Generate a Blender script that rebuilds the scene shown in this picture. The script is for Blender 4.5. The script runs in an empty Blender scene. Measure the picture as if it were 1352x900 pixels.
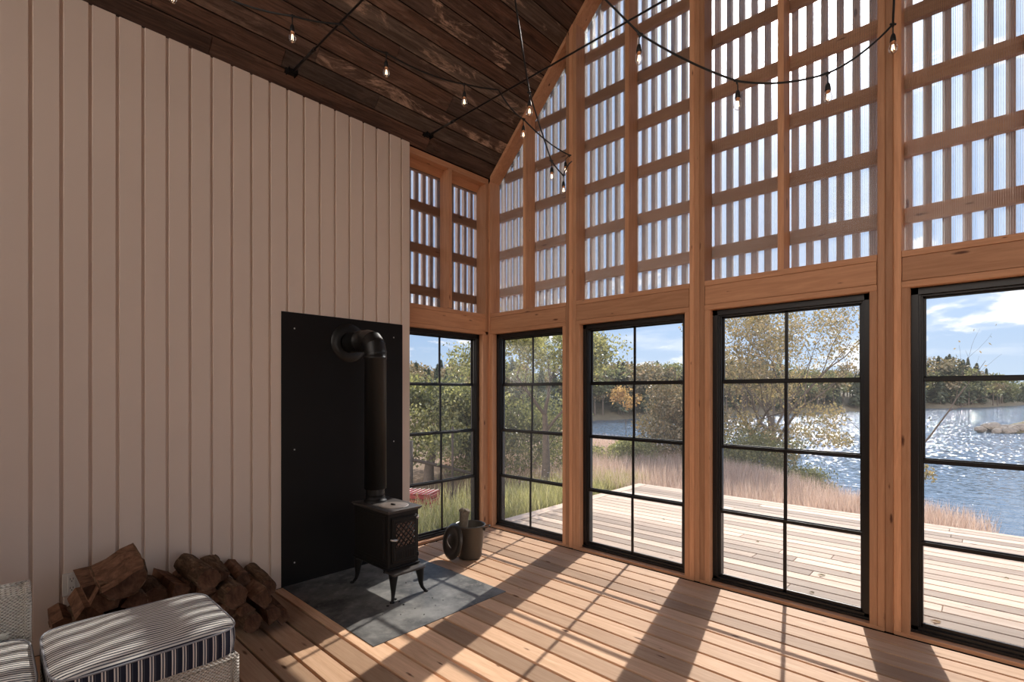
import bpy, bmesh, math, random
from mathutils import Vector, Matrix, noise
C = bpy.context.scene.collection
PI = math.pi
random.seed(11)
R = random.random
def U(a, b): return a + (b - a) * random.random()

# ------------------------------------------------------------------ mesh helpers
class M:
    """collects geometry in world coordinates; build() links it as one mesh object"""
    def __init__(s): s.v = []; s.f = []; s.t = []; s.m = []; s.sm = []
    def add(s, vs, fs, tone=0.5, mi=0, smooth=False):
        o = len(s.v); s.v += [tuple(p) for p in vs]
        for f in fs:
            s.f.append(tuple(o + i for i in f)); s.t.append(tone); s.m.append(mi); s.sm.append(smooth)
    def box(s, x0, x1, y0, y1, z0, z1, b=0.002, tone=0.5, mi=0, mat=None):
        cx, cy, cz = (x0+x1)/2, (y0+y1)/2, (z0+z1)/2
        h = (abs(x1-x0)/2, abs(y1-y0)/2, abs(z1-z0)/2); b = min(b, min(h)*.45)
        vs = []; idx = {}
        for sx in (-1, 1):
            for sy in (-1, 1):
                for sz in (-1, 1):
                    sg = (sx, sy, sz)
                    for a in range(3):
                        p = [sg[k]*(h[k] if k == a else h[k]-b) for k in range(3)]
                        q = Vector(p)
                        if mat is not None: q = mat @ q
                        idx[sg, a] = len(vs); vs.append((cx+q.x, cy+q.y, cz+q.z))
        fs = []
        for a in range(3):
            u, w = [k for k in range(3) if k != a]
            for sg in (-1, 1):
                loop = []
                for su, sw in ((-1, -1), (1, -1), (1, 1), (-1, 1)):
                    c = [0]*3; c[a] = sg; c[u] = su; c[w] = sw; loop.append(idx[tuple(c), a])
                fs.append(loop)
        for a in range(3):
            u, w = [k for k in range(3) if k != a]
            for su in (-1, 1):
                for sw in (-1, 1):
                    c0 = [0]*3; c0[a] = -1; c0[u] = su; c0[w] = sw; c1 = list(c0); c1[a] = 1
                    fs.append([idx[tuple(c0), u], idx[tuple(c1), u], idx[tuple(c1), w], idx[tuple(c0), w]])
        for sx in (-1, 1):
            for sy in (-1, 1):
                for sz in (-1, 1): fs.append([idx[(sx, sy, sz), k] for k in range(3)])
        s.add(vs, fs, tone, mi)
    def prism(s, poly, axis, a0, a1, tone=0.5, mi=0, smooth=False):
        """polygon in the plane across AXIS (x: (y,z); y: (x,z); z: (x,y)) pushed from a0 to a1"""
        def P(p, a): return {'x': (a, p[0], p[1]), 'y': (p[0], a, p[1]), 'z': (p[0], p[1], a)}[axis]
        n = len(poly); vs = [P(p, a0) for p in poly] + [P(p, a1) for p in poly]
        s.add(vs, [list(range(n)), list(range(n, 2*n))], tone, mi)
        o = len(s.v) - 2*n
        for i in range(n):
            j = (i+1) % n
            s.f.append((o+i, o+j, o+n+j, o+n+i)); s.t.append(tone); s.m.append(mi); s.sm.append(smooth)
    def tube(s, pts, rad, n=10, tone=0.5, mi=0, cap=True):
        pts = [Vector(p) for p in pts]
        if not hasattr(rad, '__len__'): rad = [rad]*len(pts)
        rings = []; up = Vector((0, 0, 1)); d = (pts[1]-pts[0]).normalized()
        if abs(d.dot(up)) > .95: up = Vector((1, 0, 0))
        side = d.cross(up).normalized()
        vs = []
        for i, p in enumerate(pts):
            d = (pts[min(i+1, len(pts)-1)] - pts[max(i-1, 0)])
            if d.length < 1e-9: d = Vector((0, 0, 1))
            d.normalize(); side = (side - d*side.dot(d))
            if side.length < 1e-6: side = d.orthogonal()
            side.normalize(); u2 = d.cross(side)
            for k in range(n):
                a = 2*PI*k/n; vs.append(p + (side*math.cos(a) + u2*math.sin(a))*rad[i])
        fs = []
        for i in range(len(pts)-1):
            for k in range(n):
                k2 = (k+1) % n; fs.append((i*n+k, i*n+k2, (i+1)*n+k2, (i+1)*n+k))
        s.add(vs, fs, tone, mi, True)
        if cap:
            o = len(s.v) - len(vs)
            for base in (0, (len(pts)-1)*n):
                s.f.append(tuple(o+base+k for k in range(n))); s.t.append(tone); s.m.append(mi); s.sm.append(False)
    def lathe(s, prof, c, n=32, tone=0.5, mi=0, mat=None, smooth=True):
        """profile of (radius, height) about the vertical through c"""
        vs = []; c = Vector(c)
        for r, z in prof:
            for k in range(n):
                a = 2*PI*k/n; q = Vector((r*math.cos(a), r*math.sin(a), z))
                if mat is not None: q = mat @ q
                vs.append(c+q)
        fs = []
        for i in range(len(prof)-1):
            for k in range(n):
                k2 = (k+1) % n; fs.append((i*n+k, i*n+k2, (i+1)*n+k2, (i+1)*n+k))
        s.add(vs, fs, tone, mi, smooth)
    def build(s, name, mats, parent=None, base=(0, 0, 0), recalc=True):
        me = bpy.data.meshes.new(name)
        if parent is not None:
            b = Vector(parent.get('_o', (0, 0, 0)))
        else: b = Vector(base)
        me.from_pydata([(x-b.x, y-b.y, z-b.z) for x, y, z in s.v], [], s.f)
        if not isinstance(mats, (list, tuple)): mats = [mats]
        for m in mats: me.materials.append(m)
        me.polygons.foreach_set('material_index', s.m)
        me.polygons.foreach_set('use_smooth', s.sm)
        at = me.attributes.new('tone', 'FLOAT', 'FACE'); at.data.foreach_set('value', s.t)
        me.update()
        if recalc and len(s.f) < 60000:
            bm = bmesh.new(); bm.from_mesh(me); bmesh.ops.recalc_face_normals(bm, faces=bm.faces); bm.to_mesh(me); bm.free()
        o = bpy.data.objects.new(name, me); C.objects.link(o)
        if parent is not None: o.parent = parent; o['_o'] = tuple(b)
        else: o.location = b; o['_o'] = tuple(b)
        return o
def empty(name, loc=(0, 0, 0)):
    o = bpy.data.objects.new(name, None); C.objects.link(o); o.location = loc; o['_o'] = tuple(loc)
    o.empty_display_size = .05; return o
def tag(o, label, cat, group=None, kind=None):
    o['label'] = label; o['category'] = cat
    if group: o['group'] = group
    if kind: o['kind'] = kind
    return o
def struct(o): o['kind'] = 'structure'; return o

# ------------------------------------------------------------------ camera model: a level 17.6 mm lens with a little rise
CAM_H = 1.4; FPX = 661.0; YAW = math.atan(624/661)
FW = Vector((-math.sin(YAW), math.cos(YAW), 0)); RT = Vector((math.cos(YAW), math.sin(YAW), 0))
def at(x, y, t):
    """world point seen along photo coordinate x, y at depth t metres (used once to survey the place)"""
    p = FW*t + RT*((x-676)/FPX*t); p.z = CAM_H + (517-y)/FPX*t; return p
cam_d = bpy.data.cameras.new('camera'); cam = bpy.data.objects.new('camera', cam_d); C.objects.link(cam)
cam.location = (0, 0, CAM_H); cam.rotation_euler = (PI/2, 0, YAW)
cam_d.sensor_width = 36; cam_d.sensor_fit = 'HORIZONTAL'; cam_d.lens = FPX/1352*36
cam_d.shift_y = 67/1352; cam_d.clip_end = 2000; cam_d.clip_start = .05
bpy.context.scene.camera = cam

# ------------------------------------------------------------------ materials
def newmat(name):
    m = bpy.data.materials.new(name); m.use_nodes = True; nt = m.node_tree; nt.nodes.clear()
    return m, nt, nt.nodes, nt.links
def N(nt, kind, **kw):
    n = nt.nodes.new(kind)
    for k, v in kw.items():
        if k.startswith('i_'):
            key = k[2:].replace('_', ' ')
            n.inputs[int(key) if key.isdigit() else key].default_value = v
        else: setattr(n, k, v)
    return n
def mathn(nt, op, a, b=None, c=None):
    n = nt.nodes.new('ShaderNodeMath'); n.operation = op
    for i, x in enumerate((a, b, c)):
        if x is None: continue
        if isinstance(x, (int, float)): n.inputs[i].default_value = x
        else: nt.links.new(x, n.inputs[i])
    return n.outputs[0]
def mixc(nt, fac, a, b, blend='MIX'):
    n = nt.nodes.new('ShaderNodeMix'); n.data_type = 'RGBA'; n.blend_type = blend
    for s, x in ((n.inputs[0], fac), (n.inputs[6], a), (n.inputs[7], b)):
        if isinstance(x, (int, float)): s.default_value = x
        elif isinstance(x, (tuple, list)): s.default_value = (*x, 1) if len(x) == 3 else x
        else: nt.links.new(x, s)
    return n.outputs[2]
def ramp(nt, fac, stops):
    n = nt.nodes.new('ShaderNodeValToRGB'); cr = n.color_ramp
    while len(cr.elements) < len(stops): cr.elements.new(.5)
    for e, (p, c) in zip(cr.elements, stops): e.position = p; e.color = (*c, 1) if len(c) == 3 else c
    nt.links.new(fac, n.inputs[0]); return n.outputs[0]
def mapped(nt, scale, coord='Object', loc=(0, 0, 0)):
    tc = nt.nodes.new('ShaderNodeTexCoord'); mp = nt.nodes.new('ShaderNodeMapping')
    mp.inputs['Scale'].default_value = scale; mp.inputs['Location'].default_value = loc
    nt.links.new(tc.outputs[coord], mp.inputs[0]); return mp.outputs[0]
def tex(nt, vec, scale=5, detail=4, rough=.55, dist=0):
    n = N(nt, 'ShaderNodeTexNoise', i_Scale=scale, i_Detail=detail, i_Roughness=rough, i_Distortion=dist)
    nt.links.new(vec, n.inputs['Vector']); return n.outputs['Fac']
def tone(nt):
    n = N(nt, 'ShaderNodeAttribute', attribute_name='tone'); return n.outputs['Fac']
def finish(m, nt, col, rough=.6, metal=0, bump=None, bstr=.3, bdist=.005, spec=.5, **extra):
    b = N(nt, 'ShaderNodeBsdfPrincipled'); o = N(nt, 'ShaderNodeOutputMaterial')
    if isinstance(col, (tuple, list)): b.inputs['Base Color'].default_value = (*col, 1)
    else: nt.links.new(col, b.inputs['Base Color'])
    if isinstance(rough, (int, float)): b.inputs['Roughness'].default_value = rough
    else: nt.links.new(rough, b.inputs['Roughness'])
    b.inputs['Metallic'].default_value = metal; b.inputs['Specular IOR Level'].default_value = spec
    for k, v in extra.items(): b.inputs[k.replace('_', ' ')].default_value = v
    if bump is not None:
        bn = N(nt, 'ShaderNodeBump', i_Strength=bstr, i_Distance=bdist); nt.links.new(bump, bn.inputs['Height'])
        nt.links.new(bn.outputs[0], b.inputs['Normal'])
    nt.links.new(b.outputs[0], o.inputs[0]); return m
def plain(name, col, rough=.6, metal=0, spec=.5, vary=.12, nscale=8, **kw):
    m, nt, ns, L = newmat(name)
    f = tex(nt, mapped(nt, (1, 1, 1)), nscale, 5)
    c = mixc(nt, f, tuple(x*(1-vary) for x in col), tuple(min(1, x*(1+vary)) for x in col))
    return finish(m, nt, c, rough, metal, f, .15, .002, spec, **kw)
def wood(name, axis, light, dark, knot=(.12, .045, .02), tone_amt=.45, rough=.6, knots=1.0, streak=.8, spec=.3, pale=None):
    m, nt, ns, L = newmat(name)
    g = {'x': (1.1, 16, 16), 'y': (16, 1.1, 16), 'z': (16, 16, 1.1)}[axis]
    tn = tone(nt)
    tc = N(nt, 'ShaderNodeTexCoord')
    off = N(nt, 'ShaderNodeVectorMath', operation='ADD'); L.new(tc.outputs['Object'], off.inputs[0])
    cmb = N(nt, 'ShaderNodeCombineXYZ'); t7 = mathn(nt, 'MULTIPLY', tn, 37.0)
    for i in range(3): L.new(t7, cmb.inputs[i])
    L.new(cmb.outputs[0], off.inputs[1])
    def mp(s):
        n = N(nt, 'ShaderNodeMapping'); n.inputs['Scale'].default_value = s; L.new(off.outputs[0], n.inputs[0]); return n.outputs[0]
    g1r = N(nt, 'ShaderNodeMapRange'); g1r.inputs[1].default_value = .36; g1r.inputs[2].default_value = .66; L.new(tex(nt, mp(g), 1.6, 6, .62, 1.2), g1r.inputs[0]); g1 = g1r.outputs[0]
    g2 = tex(nt, mp(tuple(x*4 for x in g)), 2.2, 3, .6)
    ks = {'x': (4.4, 17, 17), 'y': (17, 4.4, 17), 'z': (17, 17, 4.4)}[axis]
    vo = N(nt, 'ShaderNodeTexVoronoi', feature='F1'); vo.inputs['Scale'].default_value = 1.0; vo.inputs['Randomness'].default_value = 1
    L.new(mp(ks), vo.inputs['Vector'])
    wob = tex(nt, mp((30, 30, 30)), 1.0, 2)
    dk = mathn(nt, 'ADD', vo.outputs['Distance'], mathn(nt, 'MULTIPLY', wob, .12))
    cw = N(nt, 'ShaderNodeSeparateColor'); L.new(vo.outputs['Color'], cw.inputs[0])
    size = mathn(nt, 'MULTIPLY', mathn(nt, 'POWER', cw.outputs[0], 1.6), .26*knots)
    kn = N(nt, 'ShaderNodeMapRange', interpolation_type='SMOOTHSTEP'); kn.inputs[3].default_value = 1; kn.inputs[4].default_value = 0
    L.new(dk, kn.inputs[0]); L.new(mathn(nt, 'MULTIPLY', size, .55), kn.inputs[1]); L.new(mathn(nt, 'ADD', size, .03), kn.inputs[2])
    base = mixc(nt, mathn(nt, 'MULTIPLY', g1, streak), light, dark)
    base = mixc(nt, .35, base, mixc(nt, g2, tuple(x*.72 for x in dark), tuple(min(1, x*1.12) for x in light)))
    if pale is not None:
        pf = tex(nt, mp({'x': (.8, 5, 5), 'y': (5, .8, 5), 'z': (5, 5, .8)}[axis]), 1.3, 5, .7)
        pr = N(nt, 'ShaderNodeMapRange'); pr.inputs[1].default_value = .52; pr.inputs[2].default_value = .72; L.new(pf, pr.inputs[0])
        sel = N(nt, 'ShaderNodeMapRange'); sel.inputs[1].default_value = .55; sel.inputs[2].default_value = 1.0; L.new(tn, sel.inputs[0])
        base = mixc(nt, mathn(nt, 'MULTIPLY', pr.outputs[0], sel.outputs[0]), base, pale)
    base = mixc(nt, kn.outputs[0], base, knot)
    tt = N(nt, 'ShaderNodeMapRange'); tt.inputs[3].default_value = 1-tone_amt; tt.inputs[4].default_value = 1+tone_amt*.6; L.new(tn, tt.inputs[0])
    gray = N(nt, 'ShaderNodeCombineXYZ')
    for i in range(3): L.new(tt.outputs[0], gray.inputs[i])
    base = mixc(nt, 1.0, base, gray.outputs[0], 'MULTIPLY')
    return finish(m, nt, base, rough, 0, g2, .25, .002, spec)

FIR = dict(light=(.68, .365, .205), dark=(.46, .215, .108), knot=(.13, .045, .02), tone_amt=.42, rough=.55)
wood_x = wood('fir_lumber_x', 'x', **FIR); wood_y = wood('fir_lumber_y', 'y', **FIR); wood_z = wood('fir_lumber_z', 'z', **FIR)
deck_in = wood('floor_boards', 'x', (.76, .50, .325), (.52, .295, .17), (.16, .065, .03), .46, .62, 1.0, spec=.12)
deck_out = wood('weathered_deck', 'x', (.74, .575, .435), (.50, .345, .25), (.18, .085, .05), .48, .7, .9, spec=.12)
deck_out_y = wood('weathered_deck_y', 'y', (.74, .575, .435), (.50, .345, .25), (.18, .085, .05), .48, .7, .9, spec=.12)
slat_mat = wood('cedar_slat', 'z', (.60, .40, .29), (.42, .26, .17), tone_amt=.3, rough=.6)
def barn_mat():
    m, nt, ns, L = newmat('reclaimed_barn_board'); tn = tone(nt)
    tc = N(nt, 'ShaderNodeTexCoord'); off = N(nt, 'ShaderNodeVectorMath', operation='ADD'); L.new(tc.outputs['Object'], off.inputs[0])
    cmb = N(nt, 'ShaderNodeCombineXYZ'); t7 = mathn(nt, 'MULTIPLY', tn, 53.0); [L.new(t7, cmb.inputs[i]) for i in range(3)]; L.new(cmb.outputs[0], off.inputs[1])
    def mp(s_):
        n = N(nt, 'ShaderNodeMapping'); n.inputs['Scale'].default_value = s_; L.new(off.outputs[0], n.inputs[0]); return n.outputs[0]
    def rng_(f, a, b):
        n = N(nt, 'ShaderNodeMapRange', interpolation_type='SMOOTHSTEP'); n.inputs[1].default_value = a; n.inputs[2].default_value = b; L.new(f, n.inputs[0]); return n.outputs[0]
    kind = mathn(nt, 'FRACT', mathn(nt, 'MULTIPLY', tn, 7.31))
    base = ramp(nt, kind, [(0, (.085, .062, .052)), (.35, (.14, .085, .062)), (.55, (.21, .105, .068)), (.8, (.10, .075, .062)), (1, (.16, .12, .095))])
    grain = rng_(tex(nt, mp((22, 1.2, 22)), 1.5, 7, .7, .8), .36, .66)
    patch = rng_(tex(nt, mp((6, 1.6, 6)), 1.4, 6, .72, .6), .50, .64)
    fine = rng_(tex(nt, mp((90, 4, 90)), 1.2, 3, .6), .35, .65)
    c = mixc(nt, mathn(nt, 'MULTIPLY', grain, .75), base, (.030, .020, .016))
    sel = rng_(tn, .55, .95)
    c = mixc(nt, mathn(nt, 'MULTIPLY', patch, mathn(nt, 'ADD', mathn(nt, 'MULTIPLY', sel, .8), .12)), c, (.46, .32, .235))
    c = mixc(nt, mathn(nt, 'MULTIPLY', fine, .35), c, (.06, .04, .03))
    vo = N(nt, 'ShaderNodeTexVoronoi', feature='F1'); vo.inputs['Scale'].default_value = 1; L.new(mp((7, 1.6, 7)), vo.inputs['Vector'])
    kn = N(nt, 'ShaderNodeMapRange', interpolation_type='SMOOTHSTEP'); kn.inputs[1].default_value = .02; kn.inputs[2].default_value = .16; kn.inputs[3].default_value = 1; kn.inputs[4].default_value = 0; L.new(vo.outputs['Distance'], kn.inputs[0])
    c = mixc(nt, mathn(nt, 'MULTIPLY', kn.outputs[0], .8), c, (.012, .009, .007))
    g = N(nt, 'ShaderNodeCombineXYZ'); t2 = mathn(nt, 'ADD', mathn(nt, 'MULTIPLY', tn, .75), .95); [L.new(t2, g.inputs[i]) for i in range(3)]
    return finish(m, nt, mixc(nt, 1, c, g.outputs[0], 'MULTIPLY'), .75, 0, mathn(nt, 'ADD', grain, fine), .5, .003, .25)
barn = barn_mat()
paint = plain('warm_white_paint', (.75, .625, .53), .55, vary=.03, nscale=3, spec=.3)
black_steel = plain('black_steel_plate', (.008, .0072, .007), .55, 0, vary=.3, nscale=3, spec=.2)
frame_blk = plain('black_window_frame', (.012, .011, .011), .35, 0, .4)
cast = plain('black_cast_iron', (.009, .0082, .0078), .5, 0, vary=.35, nscale=30, spec=.28)
pipe_blk = plain('black_stove_pipe', (.009, .0085, .008), .40, 0, vary=.2, nscale=4, spec=.45)
nickel = plain('worn_nickel', (.65, .63, .6), .3, 1, vary=.1, nscale=30)
rubber = plain('black_cable', (.012, .012, .012), .5)
brass = plain('bulb_cap', (.55, .3, .18), .35, 1)
enamel = plain('grey_enamel', (.075, .065, .055), .32, .3, vary=.15, nscale=6)
enamel_in = plain('dark_bucket_inside', (.02, .018, .016), .6)
steel_rod = plain('dark_steel_rod', (.05, .045, .042), .4, .8)
white_pl = plain('white_plastic', (.76, .72, .66), .4, vary=.02)
wire_m = plain('bare_steel_wire', (.6, .6, .6), .25, 1)
dark_gap = plain('painted_gap_shade', (.006, .004, .003), .95)  # near-black colour stands in for shade behind the board gaps

def emissive(name, col, s):
    m, nt, ns, L = newmat(name); e = N(nt, 'ShaderNodeEmission', i_Strength=s); e.inputs[0].default_value = (*col, 1)
    o = N(nt, 'ShaderNodeOutputMaterial'); L.new(e.outputs[0], o.inputs[0]); return m
filament = emissive('glowing_filament', (1, .74, .48), 5)
def thin_glass(name, tint=(1, 1, 1), gl=.05, haze=0.0, rough=.02):
    m, nt, ns, L = newmat(name)
    tr = N(nt, 'ShaderNodeBsdfTransparent'); tr.inputs[0].default_value = (*tint, 1)
    g = N(nt, 'ShaderNodeBsdfGlossy', i_Roughness=rough); g.inputs[0].default_value = (1, 1, 1, 1)
    lw = N(nt, 'ShaderNodeLayerWeight', i_Blend=.25)
    fac = mathn(nt, 'MULTIPLY', lw.outputs['Fresnel'], gl*8); fac = mathn(nt, 'MINIMUM', fac, .6)
    mx = N(nt, 'ShaderNodeMixShader'); L.new(fac, mx.inputs[0]); L.new(tr.outputs[0], mx.inputs[1]); L.new(g.outputs[0], mx.inputs[2])
    out = mx.outputs[0]
    if haze:
        t = N(nt, 'ShaderNodeBsdfTranslucent'); t.inputs[0].default_value = (.9, .9, .9, 1)
        m2 = N(nt, 'ShaderNodeMixShader', i_0=haze); L.new(out, m2.inputs[1]); L.new(t.outputs[0], m2.inputs[2]); out = m2.outputs[0]
    o = N(nt, 'ShaderNodeOutputMaterial'); L.new(out, o.inputs[0]); return m
pane_m = thin_glass('window_film', (.97, .97, .97), .03, 0.012)
bulb_g = thin_glass('bulb_glass', (.97, .95, .93), .12)
skin_m = thin_glass('polycarbonate_skin', (.985, .988, .992), .03, .065, .08)
def rib_mat():
    m, nt, ns, L = newmat('polycarbonate_rib')
    tr = N(nt, 'ShaderNodeBsdfTransparent'); tr.inputs[0].default_value = (.98, .98, .99, 1)
    g = N(nt, 'ShaderNodeBsdfGlossy', i_Roughness=.16); g.inputs[0].default_value = (1, 1, 1, 1)
    t = N(nt, 'ShaderNodeBsdfTranslucent'); t.inputs[0].default_value = (.92, .92, .92, 1)
    a = N(nt, 'ShaderNodeMixShader', i_0=.12); L.new(tr.outputs[0], a.inputs[1]); L.new(g.outputs[0], a.inputs[2])
    b = N(nt, 'ShaderNodeMixShader', i_0=.16); L.new(a.outputs[0], b.inputs[1]); L.new(t.outputs[0], b.inputs[2])
    o = N(nt, 'ShaderNodeOutputMaterial'); L.new(b.outputs[0], o.inputs[0]); return m
rib_m = rib_mat()
def fillet_mat():
    m, nt, ns, L = newmat('polycarbonate_flute')
    tr = N(nt, 'ShaderNodeBsdfTransparent'); g = N(nt, 'ShaderNodeBsdfGlossy', i_Roughness=.2); g.inputs[0].default_value = (1, 1, 1, 1)
    a = N(nt, 'ShaderNodeMixShader', i_0=.16); L.new(tr.outputs[0], a.inputs[1]); L.new(g.outputs[0], a.inputs[2])
    o = N(nt, 'ShaderNodeOutputMaterial'); L.new(a.outputs[0], o.inputs[0]); return m
flute_m = fillet_mat()

# ------------------------------------------------------------------ measures of the building (metres, camera stands over the origin)
GY = 3.63; GYO = 3.77           # gable studs: inner and outer face
EX = -3.76; EXO = -3.90         # eave studs
XR = .17; RX = 4.10; BY = -4.3  # ridge line, right eave, back wall
RIDGE = 7.548
def roof(x): return RIDGE - abs(x-XR)
POSTS = [-2.703, -1.548, -.405, .745, 1.895, 3.045]
SILL = 2.21; OPEN_T = 1.997

# ---- floor
def boards_floor():
    m = M(); w = .1375; gap = .0135; y = 3.605
    i = 0
    while y > BY:
        y0 = y - w + gap; x = -3.735 + (0 if y > 2.58 else .085)
        x_end = RX - .03; k = 0
        a = x
        cuts = [a]
        c = a + U(1.2, 4.0)
        if y < 1.4 or y > 3.3: pass
        while c < x_end - .8:
            cuts.append(c); c += U(2.4, 4.2)
        if y > .4: cuts = [a]
        cuts.append(x_end)
        for p, q in zip(cuts[:-1], cuts[1:]):
            m.box(p+.001, q-.001, max(y0, BY), y, -.036, 0, .003, tone=R())
        y -= w; i += 1
    return struct(m.build('floor', deck_in))
boards_floor()
m = M(); m.box(-3.95, RX+.1, BY-.1, 3.9, -.36, -.22, 0); m.box(-3.95, RX+.1, 3.785, 3.868, -.3, -.005, 0); m.box(-3.95, -3.91, BY-.1, 3.9, -.3, -.005, 0); struct(m.build('trim_1', dark_gap))   # near-black slab as painted shade below gaps; edge boards block light leaks

# ---- ceiling boards (reclaimed), one mesh; the slabs above keep the sun out
def ceiling():
    m = M(); s = 0.0; L_ = (XR-EX)*math.sqrt(2); k = 0
    base_w = [.142, .131, .118, .150, .128, .14, .12, .155, .125, .14]
    for side in (-1, 1):
        s = 0 if side == -1 else -.2
        while s < L_:
            w = base_w[k % 10] + U(-.008, .008); k += 1
            y = 3.76; first = True
            while y > BY:
                ln = U(.7, 2.6); y1 = max(BY, y-ln)
                off = U(0, .006)
                r = Matrix.Rotation(-PI/4, 3, 'Y') if side == -1 else Matrix.Rotation(PI/4, 3, 'Y')
                sm = s + w/2
                edge = EX if side == -1 else RX
                x = edge + sm/math.sqrt(2)*(1 if side == -1 else -1)
                z = roof(x)
                nrm = Vector((-.7071, 0, .7071)) if side == -1 else Vector((.7071, 0, .7071))
                c = Vector((x, (y+y1)/2, z)) + nrm*(.011+off)
                tn = random.choice([.05, .12, .2, .3, .4, .5, .6, .7, .85, .98]) + U(-.05, .05)
                m.box(c.x-(w-.007)/2, c.x+(w-.007)/2, y1+.001, y-.001, c.z-.011, c.z+.011, .002, tone=max(0, min(1, tn)), mat=r)
                y = y1
            s += w
    return struct(m.build('ceiling', barn))
ceiling()
m = M()
m.prism([(EXO, roof(EXO)+.045), (XR, RIDGE+.045), (XR, RIDGE+.25), (EXO, roof(EXO)+.25)], 'y', 3.87, BY-.3)
m.prism([(RX+.45, roof(RX+.45)+.045), (XR, RIDGE+.045), (XR, RIDGE+.25), (RX+.45, roof(RX+.45)+.25)], 'y', 3.87, BY-.3)
struct(m.build('trim_2', dark_gap))

# ---- left wall: vertical painted boards with reveals
def wall_left():
    m = M(); X = -3.65; top = 3.578; edges = []
    y = 2.566; seq = [2.566, 2.489]; v = 2.368
    while v > BY: seq.append(v); v -= .1213
    seq.append(BY)
    for a, b in zip(seq[:-1], seq[1:]):
        m.box(X-.02, X, b, a-(.016 if a < 2.56 else 0), .05, top, .002, tone=.5)
    m.box(X-.018, X-.0150, BY, 2.50, .0, top, 0)                     # backing in the reveals
    m.box(X-.02, X, BY, 2.566, 0.002, .052, .001)                    # flush foot board
    m.box(EXO-.05, X-.02, BY, 2.560, 0.0, top+.0, .001)
    return struct(m.build('wall_left', paint))
wall_left()
m = M(); m.box(EXO-.05, RX+.15, BY-.12, BY, -.05, 2.6, 0)
for x in (-3.9, -2.5, -1.15, .17, 1.5, 2.85, 4.15): m.prism([(x-.07, .25), (x+.07, .25), (x+.07, max(2.6, roof(x)-.1)), (x-.07, max(2.6, roof(x)-.1))], 'y', BY-.12, BY)
struct(m.build('wall_back', paint))
m = M(); m.prism([(EXO, 2.6), (RX+.1, 2.6), (RX+.1, 3.5), (XR, RIDGE-.05), (EXO, 3.45)], 'y', BY-.06, BY-.054); struct(m.build('window_10', pane_m))  # unseen gable glazing, added so sky light fills the room
# right eave wall: board wall under and over tall glazing, unseen and added to let in sky fill
m = M()
m.box(RX, RX+.15, BY, 3.9, -.05, .15, 0); m.box(RX, RX+.15, BY, 3.9, 3.4, 3.66, 0)
for y in (-.2, 1.1, 2.4, 3.75): m.box(RX, RX+.15, y-.06, y+.06, .15, 3.4, 0)
m.box(RX, RX+.15, BY, -.2, .15, 3.4, 0)
struct(m.build('wall_right', paint))
m = M()
for a, b in ((-.14, 1.04), (1.16, 2.34), (2.46, 3.69)): m.box(RX+.06, RX+.066, a, b, .15, 3.4, 0)
struct(m.build('window_9', pane_m))

# ------------------------------------------------------------------ gable framing
wf = empty('wall_front'); struct(wf)
def stud_v(m, a, b, y0, y1, z0, tn, c=.0042):
    pl = [(a+c, y0), (b-c, y0), (b, y0+c), (b, y1), (a, y1), (a, y0+c)]
    n = len(pl); vs = [(x, y, z0) for x, y in pl] + [(x, y, roof(x)) for x, y in pl]
    m.add(vs, [tuple(range(n)), tuple(range(n, 2*n))] + [(i, (i+1) % n, n+(i+1) % n, n+i) for i in range(n)], tn)
def part(mm, name, mat, parent=wf): return mm.build(name, mat, parent)
def stud_poly(x0, x1, z0, drop=0):
    t0, t1 = roof(x0)-drop, roof(x1)-drop
    p = [(x0, z0), (x1, z0), (x1, t1)]
    if x0 < XR < x1: p.append((XR, RIDGE-drop))
    p.append((x0, t0)); return p
for xc in POSTS:
    for k in range(-1, 2):
        m = M(); a = xc + k*.038
        dy = U(-.0015, .0015)
        stud_v(m, a-.0188, a+.0188, GY+dy*1.5, GYO, 0.0, [.25, .95, .55][(k+1+POSTS.index(xc)) % 3]+U(-.1, .05)); part(m, 'post', wood_z)
    for k in (-2, 2):
        m = M(); a = xc + k*.038
        m.box(a-.0188, a+.0188, GY+U(0, .002), GYO, 0, OPEN_T, .0028, tone=U(.3, .85)); part(m, 'jack_stud', wood_z)
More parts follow.
